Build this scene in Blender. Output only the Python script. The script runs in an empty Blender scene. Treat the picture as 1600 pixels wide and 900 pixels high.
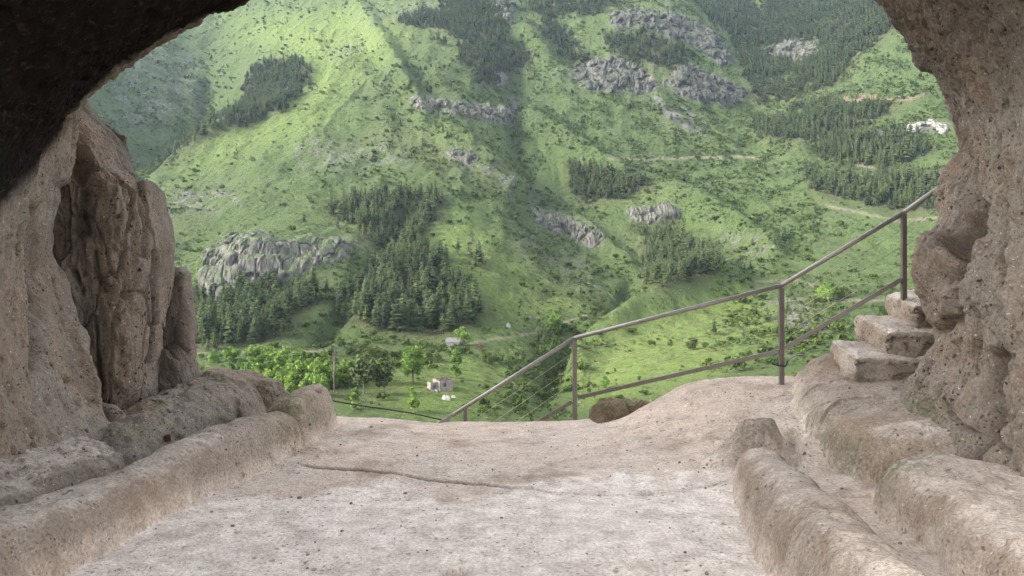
import bpy, math, random
import numpy as np
C = bpy.context.scene.collection
scn = bpy.context.scene
R = math.radians

# ---------------------------------------------------------------- camera, sky, sun, exposure
EYE = 2.0                       # eye height over the cave floor
F, CX, HY = 1244.0, 800.0, 400.0   # focal length, centre column and horizon row of the 1600 px photograph
cam = bpy.data.cameras.new('camera'); cam.lens = 28; cam.sensor_width = 36
cam.shift_y = -50.0 / 1600.0; cam.clip_start = 0.05; cam.clip_end = 8000
camo = bpy.data.objects.new('camera', cam); C.objects.link(camo)
camo.location = (0, 0, EYE); camo.rotation_euler = (R(90), 0, 0)
scn.camera = camo

HAZE = .000032
SUN_EL, SUN_AZ = R(30), R(-108)        # azimuth clockwise from +Y: from the left, behind the cave
w = bpy.data.worlds.new('World'); scn.world = w; w.use_nodes = True
nt = w.node_tree
sky = nt.nodes.new('ShaderNodeTexSky'); sky.sky_type = 'NISHITA'; sky.sun_disc = False
sky.sun_elevation = SUN_EL; sky.sun_rotation = SUN_AZ; sky.dust_density = 3.0; sky.air_density = 1.0
bg = nt.nodes['Background']; hs_ = nt.nodes.new('ShaderNodeHueSaturation'); hs_.inputs['Saturation'].default_value = .30      # thin bright cloud: a paler sky
nt.links.new(sky.outputs[0], hs_.inputs['Color']); nt.links.new(hs_.outputs[0], bg.inputs[0]); bg.inputs[1].default_value = 0.15
sl = bpy.data.lights.new('sun', 'SUN'); sl.energy = 1.0; sl.angle = R(10); sl.color = (1.0, 0.92, 0.76)
so = bpy.data.objects.new('sun', sl); C.objects.link(so)
sv = (math.sin(SUN_AZ) * math.cos(SUN_EL), math.cos(SUN_AZ) * math.cos(SUN_EL), math.sin(SUN_EL))
from mathutils import Vector
so.rotation_euler = Vector(sv).to_track_quat('Z', 'Y').to_euler()
vs = scn.view_settings
vs.view_transform = 'Standard'; vs.look = 'None'; vs.gamma = 1; vs.use_curve_mapping = False
vs.exposure = 3.08
scn.render.engine = 'CYCLES'
cy = scn.cycles
cy.max_bounces = 10; cy.diffuse_bounces = 8; cy.glossy_bounces = 2; cy.transparent_max_bounces = 8; cy.volume_bounces = 0
cy.use_denoising = True; cy.denoising_prefilter = 'NONE'
cy.use_adaptive_sampling = True

# ---------------------------------------------------------------- helpers
def rng(s): return np.random.default_rng(s)

def h2(ix, iy, seed):
    n = (ix.astype(np.int64) * 374761393 + iy.astype(np.int64) * 668265263 + seed * 974634533) & 0xFFFFFFFF
    n = ((n ^ (n >> 13)) * 1274126177) & 0xFFFFFFFF
    return (n ^ (n >> 16)) & 0xFFFFFFFF

def noise2(x, y, seed=0):
    """gradient noise, about -1..1"""
    x = np.asarray(x, float); y = np.asarray(y, float)
    ix = np.floor(x); iy = np.floor(y); fx = x - ix; fy = y - iy
    u = fx * fx * fx * (fx * (fx * 6 - 15) + 10); v = fy * fy * fy * (fy * (fy * 6 - 15) + 10)
    def g(a, b):
        ang = h2(ix + a, iy + b, seed) * (2 * np.pi / 4294967296.0)
        return np.cos(ang) * (fx - a) + np.sin(ang) * (fy - b)
    a = g(0, 0); a = a + u * (g(1, 0) - a)
    b = g(0, 1); b = b + u * (g(1, 1) - b)
    return 1.5 * (a + v * (b - a))

def noise3(x, y, z, seed=0):
    x = np.asarray(x, float); y = np.asarray(y, float); z = np.asarray(z, float)
    iz = np.floor(z); fz = z - iz; w_ = fz * fz * (3 - 2 * fz)
    ix = np.floor(x); iy = np.floor(y); fx = x - ix; fy = y - iy
    u = fx * fx * (3 - 2 * fx); v = fy * fy * (3 - 2 * fy)
    out = 0
    for c in (0, 1):
        def g(a, b):
            hh = h2(ix + a + 57 * (iz + c), iy + b - 131 * (iz + c), seed)
            a1 = (hh & 0xFFFF) * (2 * np.pi / 65536.0); zz = (hh >> 16) * (2 / 65536.0) - 1
            rr = np.sqrt(np.maximum(0, 1 - zz * zz))
            return rr * np.cos(a1) * (fx - a) + rr * np.sin(a1) * (fy - b) + zz * (fz - c)
        a = g(0, 0); a = a + u * (g(1, 0) - a)
        b = g(0, 1); b = b + u * (g(1, 1) - b)
        out = out + (a + v * (b - a)) * (w_ if c else 1 - w_)
    return 1.5 * out

def fbm2(x, y, seed, oct=4, lac=2.07, gain=.5):
    s = 0; a = 1; t = 0
    for i in range(oct):
        s = s + a * noise2(x, y, seed + i * 17); t += a; a *= gain; x = x * lac + 3.1; y = y * lac - 1.7
    return s / t

def fbm3(x, y, z, seed, oct=4, lac=2.07, gain=.5):
    s = 0; a = 1; t = 0
    for i in range(oct):
        s = s + a * noise3(x, y, z, seed + i * 17); t += a; a *= gain; x = x * lac + 3.1; y = y * lac - 1.7; z = z * lac + .9
    return s / t

def cells2(x, y, seed):
    """cell noise: distance to the cell's edge, and a random value per cell"""
    ix = np.floor(x); iy = np.floor(y); d1 = np.full(x.shape, 9.); d2 = d1.copy(); val = np.zeros(x.shape)
    for a in (-1, 0, 1):
        for b in (-1, 0, 1):
            hh = h2(ix + a, iy + b, seed); cx_ = ix + a + (hh & 0xFFFF) / 65536.; cy_ = iy + b + (hh >> 16) / 65536.
            d = np.hypot(x - cx_, y - cy_); m = d < d1
            d2 = np.where(m, d1, np.minimum(d2, d)); val = np.where(m, ((hh * 2654435761) & 0xFFFF) / 65536., val); d1 = np.where(m, d, d1)
    return d2 - d1, val

def sstep(a, b, x):
    t = np.clip((x - a) / (b - a), 0, 1); return t * t * (3 - 2 * t)

def un(px, py, Y):
    """the point at distance Y that the camera sees at this pixel of the photograph"""
    return np.array([(px - CX) / F * Y, Y, EYE + (HY - py) / F * Y])

def mesh_np(name, V, faces, mats, parent=None, smooth=True, attrs=None, matidx=None, normals=None):
    """faces: list of int arrays (n,3) or (n,4)"""
    me = bpy.data.meshes.new(name)
    V = np.asarray(V, np.float32)
    if not isinstance(faces, (list, tuple)) or np.ndim(faces[0]) == 1: faces = [np.asarray(faces)]
    faces = [np.asarray(f, np.int32) for f in faces if len(f)]
    nl = sum(f.size for f in faces); nf = sum(len(f) for f in faces)
    me.vertices.add(len(V)); me.vertices.foreach_set('co', V.ravel())
    me.loops.add(nl); me.loops.foreach_set('vertex_index', np.concatenate([f.ravel() for f in faces]))
    me.polygons.add(nf)
    tot = np.concatenate([np.full(len(f), f.shape[1], np.int32) for f in faces])
    st = np.concatenate([[0], np.cumsum(tot)[:-1]]).astype(np.int32)
    me.polygons.foreach_set('loop_start', st)
    for m in (mats if isinstance(mats, (list, tuple)) else [mats]): me.materials.append(m)
    if matidx is not None: me.polygons.foreach_set('material_index', np.asarray(matidx, np.int32))
    me.polygons.foreach_set('use_smooth', np.full(nf, smooth, bool))
    for k, a in (attrs or {}).items():
        a = np.asarray(a, np.float32)
        at = me.attributes.new(k, 'FLOAT' if a.ndim == 1 else 'FLOAT_COLOR', 'POINT')
        at.data.foreach_set('value' if a.ndim == 1 else 'color', a.ravel())
    me.update(calc_edges=True)
    if normals is not None: me.normals_split_custom_set_from_vertices(np.asarray(normals, np.float32))
    o = bpy.data.objects.new(name, me); C.objects.link(o)
    if parent: o.parent = parent
    return o

def grid_faces(nu, nv, wrap=False):
    """grid of nv rows of nu vertices"""
    i = np.arange(nu if wrap else nu - 1); j = np.arange(nv - 1)
    I, J = np.meshgrid(i, j); I2 = (I + 1) % nu
    return np.stack([J * nu + I, J * nu + I2, (J + 1) * nu + I2, (J + 1) * nu + I], -1).reshape(-1, 4)

def grid_normals(P):
    du = np.gradient(P, axis=1); dv = np.gradient(P, axis=0)
    n = np.cross(du, dv); return n / np.maximum(1e-9, np.linalg.norm(n, axis=-1, keepdims=True))

def tag(o, label, cat, group=None):
    o['label'] = label; o['category'] = cat
    if group: o['group'] = group
    return o

def struct(o, kind='structure'):
    o['kind'] = kind; return o

def empty(name, loc):
    o = bpy.data.objects.new(name, None); o.location = loc; o.empty_display_size = .2; C.objects.link(o); return o

class MB:
    """collects boxes, prisms and tubes and links them as ONE mesh object"""
    def __init__(s): s.V = []; s.Q = []; s.n = 0
    def add(s, V, Q):
        s.V.append(np.asarray(V, float)); s.Q.append(np.asarray(Q, int) + s.n); s.n += len(V)
    def box(s, c, d, rz=0):
        v = np.array([[x, y, z] for z in (-.5, .5) for y in (-.5, .5) for x in (-.5, .5)]) * d
        cs, sn = math.cos(rz), math.sin(rz)
        v = np.stack([v[:, 0] * cs - v[:, 1] * sn, v[:, 0] * sn + v[:, 1] * cs, v[:, 2]], 1) + np.asarray(c)
        s.add(v, [[0, 2, 3, 1], [4, 5, 7, 6], [0, 1, 5, 4], [2, 6, 7, 3], [0, 4, 6, 2], [1, 3, 7, 5]])
    def tube(s, pts, r, n=8, square=None):
        pts = np.asarray(pts, float); k = len(pts); rr = np.broadcast_to(np.asarray(r, float), (k,))
        T = np.gradient(pts, axis=0); T /= np.linalg.norm(T, axis=1, keepdims=True)
        up = np.where(np.abs(T[:, 2:3]) > .9, np.array([[0, 1., 0]]), np.array([[0, 0, 1.]]))
        A = np.cross(T, up); A /= np.linalg.norm(A, axis=1, keepdims=True); B = np.cross(A, T)
        if square is not None:
            w_, h_ = square; b = min(w_, h_) * .1
            pr = np.array([[-w_ + b, -h_], [w_ - b, -h_], [w_, -h_ + b], [w_, h_ - b], [w_ - b, h_], [-w_ + b, h_], [-w_, h_ - b], [-w_, -h_ + b]]) / 2
            pr = pr * np.array([1, 1]); n = 8
            ring = lambda i: pts[i] + pr[:, :1] * A[i] + pr[:, 1:] * B[i]
        else:
            an = np.arange(n) * 2 * np.pi / n
            ring = lambda i: pts[i] + rr[i] * (np.cos(an)[:, None] * A[i] + np.sin(an)[:, None] * B[i])
        V = np.concatenate([ring(i) for i in range(k)] + [pts[:1], pts[-1:]])
        Q = [[i * n + j, i * n + (j + 1) % n, (i + 1) * n + (j + 1) % n, (i + 1) * n + j] for i in range(k - 1) for j in range(n)]
        a = k * n
        for j in range(0, n, 2):
            Q.append([a, (j + 2) % n, (j + 1) % n, j]); Q.append([a + 1, (k - 1) * n + j, (k - 1) * n + (j + 1) % n, (k - 1) * n + (j + 2) % n])
        s.add(V, Q)
    def build(s, name, mat, parent=None, smooth=False):
        return mesh_np(name, np.concatenate(s.V), np.concatenate(s.Q), mat, parent, smooth)

# ---------------------------------------------------------------- materials
class NT:
    def __init__(s, name):
        s.m = bpy.data.materials.new(name); s.m.use_nodes = True; s.t = s.m.node_tree; s.n = s.t.nodes
        s.b = s.n['Principled BSDF']; s.out = s.n['Material Output']
        s.b.inputs['Specular IOR Level'].default_value = .04
        s.pos = s.n.new('ShaderNodeNewGeometry').outputs['Position']
    def link(s, a, b): s.t.links.new(a, b)
    def put(s, sock, v):
        if isinstance(v, bpy.types.NodeSocket): s.link(v, sock)
        else: sock.default_value = (tuple(v) + (1,)) if isinstance(v, (tuple, list)) and len(v) == 3 and sock.type == 'RGBA' else v
    def noise(s, scale, detail=4, rough=.55, vec=None, dist=0):
        n = s.n.new('ShaderNodeTexNoise'); n.inputs['Scale'].default_value = scale; n.inputs['Detail'].default_value = detail
        n.inputs['Roughness'].default_value = rough; n.inputs['Distortion'].default_value = dist
        s.link(vec or s.pos, n.inputs['Vector']); return n.outputs['Fac']
    def voro(s, scale, vec=None, feature='F1'):
        n = s.n.new('ShaderNodeTexVoronoi'); n.inputs['Scale'].default_value = scale; n.feature = feature
        s.link(vec or s.pos, n.inputs['Vector']); return n
    def rng(s, v, a, b, c=0., d=1., smooth=True):
        n = s.n.new('ShaderNodeMapRange'); n.interpolation_type = 'SMOOTHSTEP' if smooth else 'LINEAR'
        s.put(n.inputs[0], v)
        for i, k in enumerate((a, b, c, d)): n.inputs[i + 1].default_value = k
        return n.outputs[0]
    def math(s, op, a, b=0., clamp=False):
        n = s.n.new('ShaderNodeMath'); n.operation = op; n.use_clamp = clamp; s.put(n.inputs[0], a); s.put(n.inputs[1], b); return n.outputs[0]
    def mix(s, f, a, b, mode='MIX'):
        n = s.n.new('ShaderNodeMix'); n.data_type = 'RGBA'; n.blend_type = mode
        s.put(n.inputs[0], f); s.put(n.inputs[6], a); s.put(n.inputs[7], b); return n.outputs[2]
    def attr(s, name):
        n = s.n.new('ShaderNodeAttribute'); n.attribute_name = name; return n
    def mapv(s, scale):
        n = s.n.new('ShaderNodeMapping'); n.inputs['Scale'].default_value = scale; s.link(s.pos, n.inputs[0]); return n.outputs[0]
    def bump(s, h, strength, dist, prev=None):
        n = s.n.new('ShaderNodeBump'); n.inputs['Strength'].default_value = strength; n.inputs['Distance'].default_value = dist
        s.put(n.inputs['Height'], h)
        if prev: s.link(prev, n.inputs['Normal'])
        return n.outputs[0]
    def done(s, col, rough=.9, normal=None):
        s.put(s.b.inputs['Base Color'], col); s.put(s.b.inputs['Roughness'], rough)
        if normal: s.link(normal, s.b.inputs['Normal'])
        return s.m

def make_tuff(name, c1, c2, pit=1.0, k1=None, k2=None):
    t = NT(name)
    soot, moss, pale, dark = (t.attr(k).outputs['Fac'] for k in ('soot', 'moss', 'pale', 'dark'))
    big = t.noise(.9, 5, .6); mid = t.noise(5, 6, .65); fine = t.noise(42, 5, .7)
    stain = t.noise(2.3, 6, .7, dist=.6)
    col = t.mix(t.rng(big, .35, .65), c1, c2)
    if k1: col = t.mix(t.attr('upstand').outputs['Fac'], col, t.mix(t.rng(big, .35, .65), k1, k2))
    col = t.mix(t.math('MULTIPLY', pale, t.rng(mid, .25, .7, .55, 1)), col, (.78, .70, .63))
    col = t.mix(t.rng(stain, .52, .75, 0, .5), col, (.23, .185, .15))
    warm = t.noise(1.1, 5, .65, t.mapv((1, 1, .6)))
    col = t.mix(t.math('MULTIPLY', t.rng(warm, .50, .68), t.math('SUBTRACT', .55, t.math('MULTIPLY', pale, .5))), col, (.235, .165, .11))
    col = t.mix(1., col, t.mix(t.rng(fine, .3, .7), (.72, .70, .68), (1.18, 1.17, 1.15)), 'MULTIPLY')
    col = t.mix(1., col, t.mix(t.rng(mid, .3, .7), (.84, .82, .80), (1.1, 1.09, 1.08)), 'MULTIPLY')
    # volcanic clasts, and pits with their inner shade painted into the colour
    wob = t.n.new('ShaderNodeTexNoise'); wob.inputs['Scale'].default_value = 30; wob.inputs['Detail'].default_value = 2; t.link(t.pos, wob.inputs['Vector'])
    vm = t.n.new('ShaderNodeVectorMath'); vm.operation = 'MULTIPLY_ADD'; t.link(wob.outputs['Color'], vm.inputs[0]); vm.inputs[1].default_value = (.045, .045, .045); t.link(t.pos, vm.inputs[2]); wp = vm.outputs[0]
    v1 = t.voro(17, wp); r1 = t.math('MULTIPLY', t.rng(v1.outputs['Distance'], .14, .27, 1, 0), t.math('GREATER_THAN', v1.outputs['Color'], .58))
    v2 = t.voro(6.5, wp); r2 = t.math('MULTIPLY', t.rng(v2.outputs['Distance'], .09, .18, 1, 0), t.math('GREATER_THAN', v2.outputs['Color'], .58))
    v3 = t.voro(48, wp); r3 = t.math('MULTIPLY', t.rng(v3.outputs['Distance'], .2, .38, 1, 0), t.math('GREATER_THAN', v3.outputs['Color'], .60))
    v4 = t.voro(30, wp); r4 = t.math('MULTIPLY', t.rng(v4.outputs['Distance'], .12, .28, 1, 0), t.math('GREATER_THAN', v4.outputs['Color'], .74))
    col = t.mix(t.math('MULTIPLY', r4, .55), col, (.60, .55, .50))
    pits = t.math('MAXIMUM', t.math('MAXIMUM', r1, r2), t.math('MULTIPLY', r3, .7))
    clump = t.rng(t.noise(1.7, 3), .36, .58, .3, 1)
    pits = t.math('MULTIPLY', pits, t.math('MULTIPLY', clump, pit))
    col = t.mix(t.math('MULTIPLY', pits, .92), col, (.045, .038, .033))
    col = t.mix(t.math('MULTIPLY', dark, .85), col, (.07, .058, .05))
    mo = t.math('MULTIPLY', moss, t.rng(t.noise(11, 5, .7), .36, .6))
    col = t.mix(mo, col, t.mix(t.rng(fine, .4, .6), (.10, .095, .05), (.15, .16, .075)))
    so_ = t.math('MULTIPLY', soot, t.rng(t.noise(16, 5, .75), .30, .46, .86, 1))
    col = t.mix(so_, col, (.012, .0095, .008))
    h = t.math('ADD', t.math('MULTIPLY', mid, .6), t.math('MULTIPLY', fine, .25))
    h = t.math('SUBTRACT', h, t.math('MULTIPLY', pits, .35))
    nrm = t.bump(h, 1.0, .05)
    nrm = t.bump(t.noise(120, 3, .6), .5, .008, nrm)
    return t.done(col, .93, nrm)

M = {}
M['tuff'] = make_tuff('tuff', (.232, .188, .152), (.222, .198, .170))
M['floor'] = make_tuff('tuff_floor', (.57, .465, .385), (.56, .48, .415), .6, (.33, .262, .21), (.315, .27, .228))
M['kerb'] = make_tuff('tuff_kerb', (.40, .33, .27), (.385, .34, .295), 1.0)
M['brown_rock'] = make_tuff('brown_rock', (.20, .14, .10), (.26, .20, .155), .8)

def simple(name, c, rough=.8, metal=0, var=.15, scale=3):
    t = NT(name); n = t.noise(scale, 5, .65)
    k0 = tuple(x * (1 - var) for x in c); k1 = tuple(min(1, x * (1 + var)) for x in c)
    t.b.inputs['Metallic'].default_value = metal; t.b.inputs['Specular IOR Level'].default_value = .4 if rough < .7 else .04
    return t.done(t.mix(t.rng(n, .3, .7), k0, k1), rough, t.bump(n, .15, .02))

def foliage(name, dark, light, trans=.25, rough=.7):
    t = NT(name)
    g = t.n.new('ShaderNodeNewGeometry').outputs['Random Per Island']
    oi = t.n.new('ShaderNodeObjectInfo').outputs['Random']
    f = t.math('ADD', t.math('MULTIPLY', g, .65), t.math('MULTIPLY', oi, .35))
    n = t.math('ADD', t.math('MULTIPLY', t.noise(.035, 3), .4), t.math('MULTIPLY', t.noise(.16, 2), .6))
    col = t.mix(f, dark, light)
    col = t.mix(1., col, t.mix(t.rng(n, .35, .65), (.68, .74, .78), (1.35, 1.28, 1.08)), 'MULTIPLY')
    t.put(t.b.inputs['Base Color'], col); t.b.inputs['Roughness'].default_value = rough
    tr = t.n.new('ShaderNodeBsdfTranslucent'); t.link(col, tr.inputs[0])
    mx = t.n.new('ShaderNodeMixShader'); mx.inputs[0].default_value = trans
    t.link(t.b.outputs[0], mx.inputs[1]); t.link(tr.outputs[0], mx.inputs[2]); t.link(mx.outputs[0], t.out.inputs[0])
    return t.m

M['pine'] = foliage('pine_needles', (.016, .025, .012), (.043, .056, .025), .1)
M['leaf'] = foliage('fresh_leaves', (.052, .094, .022), (.108, .165, .042), .3)
M['leaf2'] = foliage('olive_leaves', (.030, .045, .015), (.066, .085, .026), .25)
M['shrub'] = foliage('shrub_leaves', (.017, .032, .010), (.062, .088, .024), .25)
M['plum'] = foliage('plum_leaves', (.05, .03, .03), (.085, .055, .05), .2)
M['bark'] = simple('bark', (.08, .065, .052), .9, scale=8)
M['pale_bark'] = simple('pale_bark', (.085, .08, .066), .9, scale=8)
M['steel'] = simple('painted_steel', (.15, .125, .108), .42, .35, .1, 9)
M['rail'] = simple('worn_rail', (.25, .23, .21), .45, .35, .12, 14)
M['wire'] = simple('wire', (.42, .36, .27), .5, .4)
M['plaster'] = simple('old_plaster', (.13, .115, .10), .9, 0, .25, 1.2)
M['rooftile'] = simple('broken_roof', (.05, .04, .034), .9, 0, .4, 1.5)
M['opening'] = simple('dark_opening', (.03, .035, .04), .4)
M['stone'] = simple('shed_stone', (.075, .073, .072), .9, 0, .25, 2)
M['cable'] = simple('black_rubber', (.012, .012, .012), .5)
M['rust'] = simple('rust', (.06, .03, .022), .85, 0, .3, 30)
M['scar'] = simple('white_scar', (.12, .117, .11), .9, 0, .35, .4)
M['boulder'] = simple('pale_boulder', (.14, .135, .128), .9, 0, .2, 2)

def make_cliffrock():
    t = NT('cliff_rock')
    n = t.noise(.25, 6, .65, t.mapv((1, 1, .35))); n2 = t.noise(1.6, 5, .7, t.mapv((1, 1, .3)))
    g = t.n.new('ShaderNodeNewGeometry').outputs['Random Per Island']
    col = t.mix(t.rng(n, .35, .65), (.034, .033, .032), (.080, .076, .071))
    col = t.mix(1., col, t.mix(g, (.75, .75, .76), (1.2, 1.17, 1.13)), 'MULTIPLY')
    sp = t.n.new('ShaderNodeSeparateXYZ'); t.link(t.n.new('ShaderNodeNewGeometry').outputs['True Normal'], sp.inputs[0])
    flat = t.math('MULTIPLY', t.rng(sp.outputs[2], .55, .85), t.rng(t.noise(.12, 4), .35, .6, .25, 1))
    col = t.mix(flat, col, t.mix(n2, (.022, .04, .013), (.05, .075, .022)))
    col = t.mix(t.rng(n2, .52, .7, 0, .5), col, (.04, .048, .026))
    return t.done(col, .95, t.bump(n2, .6, .6))
M['cliffrock'] = make_cliffrock()

# ---------------------------------------------------------------- the mountain across the valley
COLS = {
 -260: [(600,260),(530,350),(400,500),(300,700),(200,950),(100,1250),(0,1600)],
 100: [(620,245),(560,320),(480,420),(400,500),(330,590),(290,680),(240,770),(170,870),(100,990),(0,1260),(-60,1500)],
 220: [(600,265),(560,325),(500,400),(420,470),(350,560),(300,660),(272,760),(281,850),(250,920),(200,985),(150,1060),(100,1140),(50,1250),(0,1420),(-60,1620)],
 300: [(600,262),(555,320),(520,370),(470,430),(430,465),(380,530),(330,600),(290,680),(250,760),(226,830),(235,930),(205,1020),(150,1130),(100,1240),(60,1340),(0,1560),(-60,1750)],
 400: [(600,258),(555,310),(535,345),(500,400),(465,440),(440,452),(378,478),(360,520),(310,610),(260,700),(215,800),(190,860),(196,935),(165,1000),(110,1120),(60,1250),(0,1480),(-60,1700)],
 480: [(600,255),(535,345),(500,395),(440,455),(395,490),(360,545),(310,620),(260,700),(200,800),(150,910),(110,1010),(60,1160),(0,1400),(-60,1650)],
 560: [(640,222),(600,255),(560,300),(535,345),(510,385),(450,440),(400,500),(350,560),(300,640),(250,720),(200,800),(140,920),(80,1080),(0,1350),(-60,1600)],
 650: [(640,225),(600,262),(560,320),(530,380),(500,410),(450,460),(400,520),(340,590),(300,650),(250,720),(200,800),(140,920),(80,1070),(0,1320),(-60,1560)],
 740: [(640,230),(600,270),(560,330),(530,390),(480,440),(430,490),(380,550),(320,640),(270,710),(220,790),(180,870),(140,960),(100,1030),(50,1150),(0,1290),(-60,1500)],
 810: [(640,245),(600,295),(560,355),(520,415),(470,480),(420,540),(370,610),(310,700),(250,810),(200,910),(150,1015),(100,1090),(50,1190),(0,1310),(-60,1500)],
 880: [(650,262),(600,325),(560,385),(520,440),(480,490),(430,570),(390,650),(350,710),(310,775),(250,855),(200,930),(150,1020),(110,1080),(60,1150),(0,1280)],
 960: [(650,225),(600,285),(560,340),(520,392),(488,440),(476,520),(455,570),(420,625),(390,670),(340,725),(300,780),(250,850),(200,930),(150,1020),(110,1075),(60,1130),(0,1290)],
 1060: [(640,215),(600,270),(560,320),(520,375),(480,430),(455,480),(436,580),(400,650),(350,715),(322,735),(300,790),(250,860),(200,940),(160,1020),(110,1075),(50,1180),(0,1320)],
 1150: [(620,225),(600,255),(560,310),(520,370),(480,430),(445,500),(420,570),(390,630),(350,695),(300,770),(250,860),(200,980),(165,1070),(120,1120),(80,1250),(30,1440),(0,1540),(-60,1700)],
 1250: [(600,230),(580,260),(540,310),(500,370),(470,430),(440,500),(400,570),(350,650),(300,730),(250,810),(200,900),(150,1050),(110,1200),(60,1330),(0,1500),(-60,1700)],
 1350: [(600,215),(560,280),(520,330),(480,400),(460,440),(420,510),(380,570),(330,640),(280,720),(230,800),(180,880),(150,940),(100,1020),(60,1100),(20,1220),(0,1330),(-60,1550)],
 1450: [(600,205),(540,290),(480,390),(440,450),(400,520),(350,590),(300,660),(250,730),(200,800),(150,870),(100,950),(50,1040),(0,1160),(-60,1380)],
 1600: [(560,230),(520,290),(460,400),(400,500),(330,600),(250,700),(170,800),(100,900),(0,1060),(-80,1300)],
 1860: [(560,230),(480,350),(400,470),(330,580),(250,690),(170,790),(100,890),(0,1050),(-80,1300)],
}
cp = [un(px, py, Y) for px, col in COLS.items() for py, Y in col]
for t_ in (-.85, -.5, -.2, 0, .2, .5, .85):
    for Y, z in ((14, -9), (40, -30), (90, -49), (150, -54)): cp.append(np.array([t_ * Y, Y, z]))
cp = np.array(cp)
CS = 700.0
def tps(r2): return .5 * r2 * np.log(r2 + 1e-12)
def rbf_fit(P, z, sc, lam=0):
    p = P / sc; n = len(p)
    K = tps(((p[:, None] - p[None]) ** 2).sum(-1)) + lam * np.eye(n)
    Q = np.c_[np.ones(n), p]
    A = np.block([[K, Q], [Q.T, np.zeros((3, 3))]])
    return np.linalg.solve(A, np.r_[z, 0, 0, 0]), p
def rbf_eval(sol, X, Y, sc):
    wv, p = sol; q = np.stack([X.ravel() / sc, Y.ravel() / sc], 1); out = np.empty(len(q)); n = len(p)
    for i in range(0, len(q), 20000):
        c = q[i:i + 20000]; out[i:i + 20000] = tps(((c[:, None] - p[None]) ** 2).sum(-1)) @ wv[:n] + wv[n] + c @ wv[n + 1:]
    return out.reshape(X.shape)
sol = rbf_fit(cp[:, :2], cp[:, 2], CS, 2e-5)

T0, T1, NTc = -.80, .80, 1280
Y0, Y1, NYr = 13.0, 2300.0, 860
tg = np.linspace(T0, T1, NTc)
# rows: closer together where the mountain is seen
LN = np.concatenate([np.linspace(math.log(Y0), math.log(190), 60, endpoint=False), np.linspace(math.log(190), math.log(1700), NYr - 90, endpoint=False), np.linspace(math.log(1700), math.log(Y1), 30)])
tc = np.linspace(T0, T1, 240); lc = LN[::6] if (NYr - 1) % 6 == 0 else np.r_[LN[::6], LN[-1]]
TC, LC = np.meshgrid(tc, lc); YC = np.exp(LC); ZC = rbf_eval(sol, TC * YC, YC, CS)
# beyond the control points the mountain keeps rising, then levels
def interp_rows(A, x0, x1, axis):
    return np.apply_along_axis(lambda a: np.interp(x1, x0, a), axis, A)
Z = interp_rows(interp_rows(ZC, tc, tg, 1), lc, LN, 0)
TG, LG = np.meshgrid(tg, LN); YG = np.exp(LG); XG = TG * YG
far = sstep(190, 420, YG)

def pxy(X, Y, Z_): return CX + F * X / Y, HY - F * (Z_ - EYE) / Y

# masks painted on the land, found through the photograph's own outlines
MS = 2.0; MX0, MY0, MW, MH = -240, -120, 1040, 440
gx, gy = np.meshgrid(MX0 + MS * np.arange(MW), MY0 + MS * np.arange(MH))
def in_poly(px, py, poly):
    poly = np.asarray(poly, float); r = np.zeros(np.shape(px), bool); j = len(poly) - 1
    for i in range(len(poly)):
        (xi, yi), (xj, yj) = poly[i], poly[j]
        if yi != yj:
            r ^= ((yi > py) != (yj > py)) & (px < (xj - xi) * (py - yi) / (yj - yi) + xi)
        j = i
    return r
def blur(a, k):
    for ax in (0, 1):
        for _ in range(2):
            c = np.cumsum(np.pad(a, [(k + 1, k) if i == ax else (0, 0) for i in (0, 1)], mode='edge'), axis=ax)
            n = a.shape[ax]; a = (np.take(c, np.arange(2 * k + 1, 2 * k + 1 + n), ax) - np.take(c, np.arange(0, n), ax)) / (2 * k + 1)
    return a
def mask_of(polys, k=2):
    a = np.zeros((MH, MW))
    for p in polys:
        d = 1.0
        if isinstance(p, tuple) and isinstance(p[1], float): p, d = p
        a = np.maximum(a, in_poly(gx, gy, p) * d)
    return blur(a, k)
def mask_lines(lines, wpx, k=1):
    a = np.zeros((MH, MW))
    for ln in lines:
        for (x0, y0), (x1, y1) in zip(ln, ln[1:]):
            L2 = (x1 - x0) ** 2 + (y1 - y0) ** 2; u = np.clip(((gx - x0) * (x1 - x0) + (gy - y0) * (y1 - y0)) / L2, 0, 1)
            d = np.hypot(gx - x0 - u * (x1 - x0), gy - y0 - u * (y1 - y0)); a = np.maximum(a, np.clip(1.5 - d / wpx, 0, 1))
    return a
def samp(mask, px, py):
    i = np.clip((px - MX0) / MS, 0, MW - 1.001); j = np.clip((py - MY0) / MS, 0, MH - 1.001)
    i0 = i.astype(int); j0 = j.astype(int); fi = i - i0; fj = j - j0
    return (mask[j0, i0] * (1 - fi) + mask[j0, i0 + 1] * fi) * (1 - fj) + (mask[j0 + 1, i0] * (1 - fi) + mask[j0 + 1, i0 + 1] * fi) * fj

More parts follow.
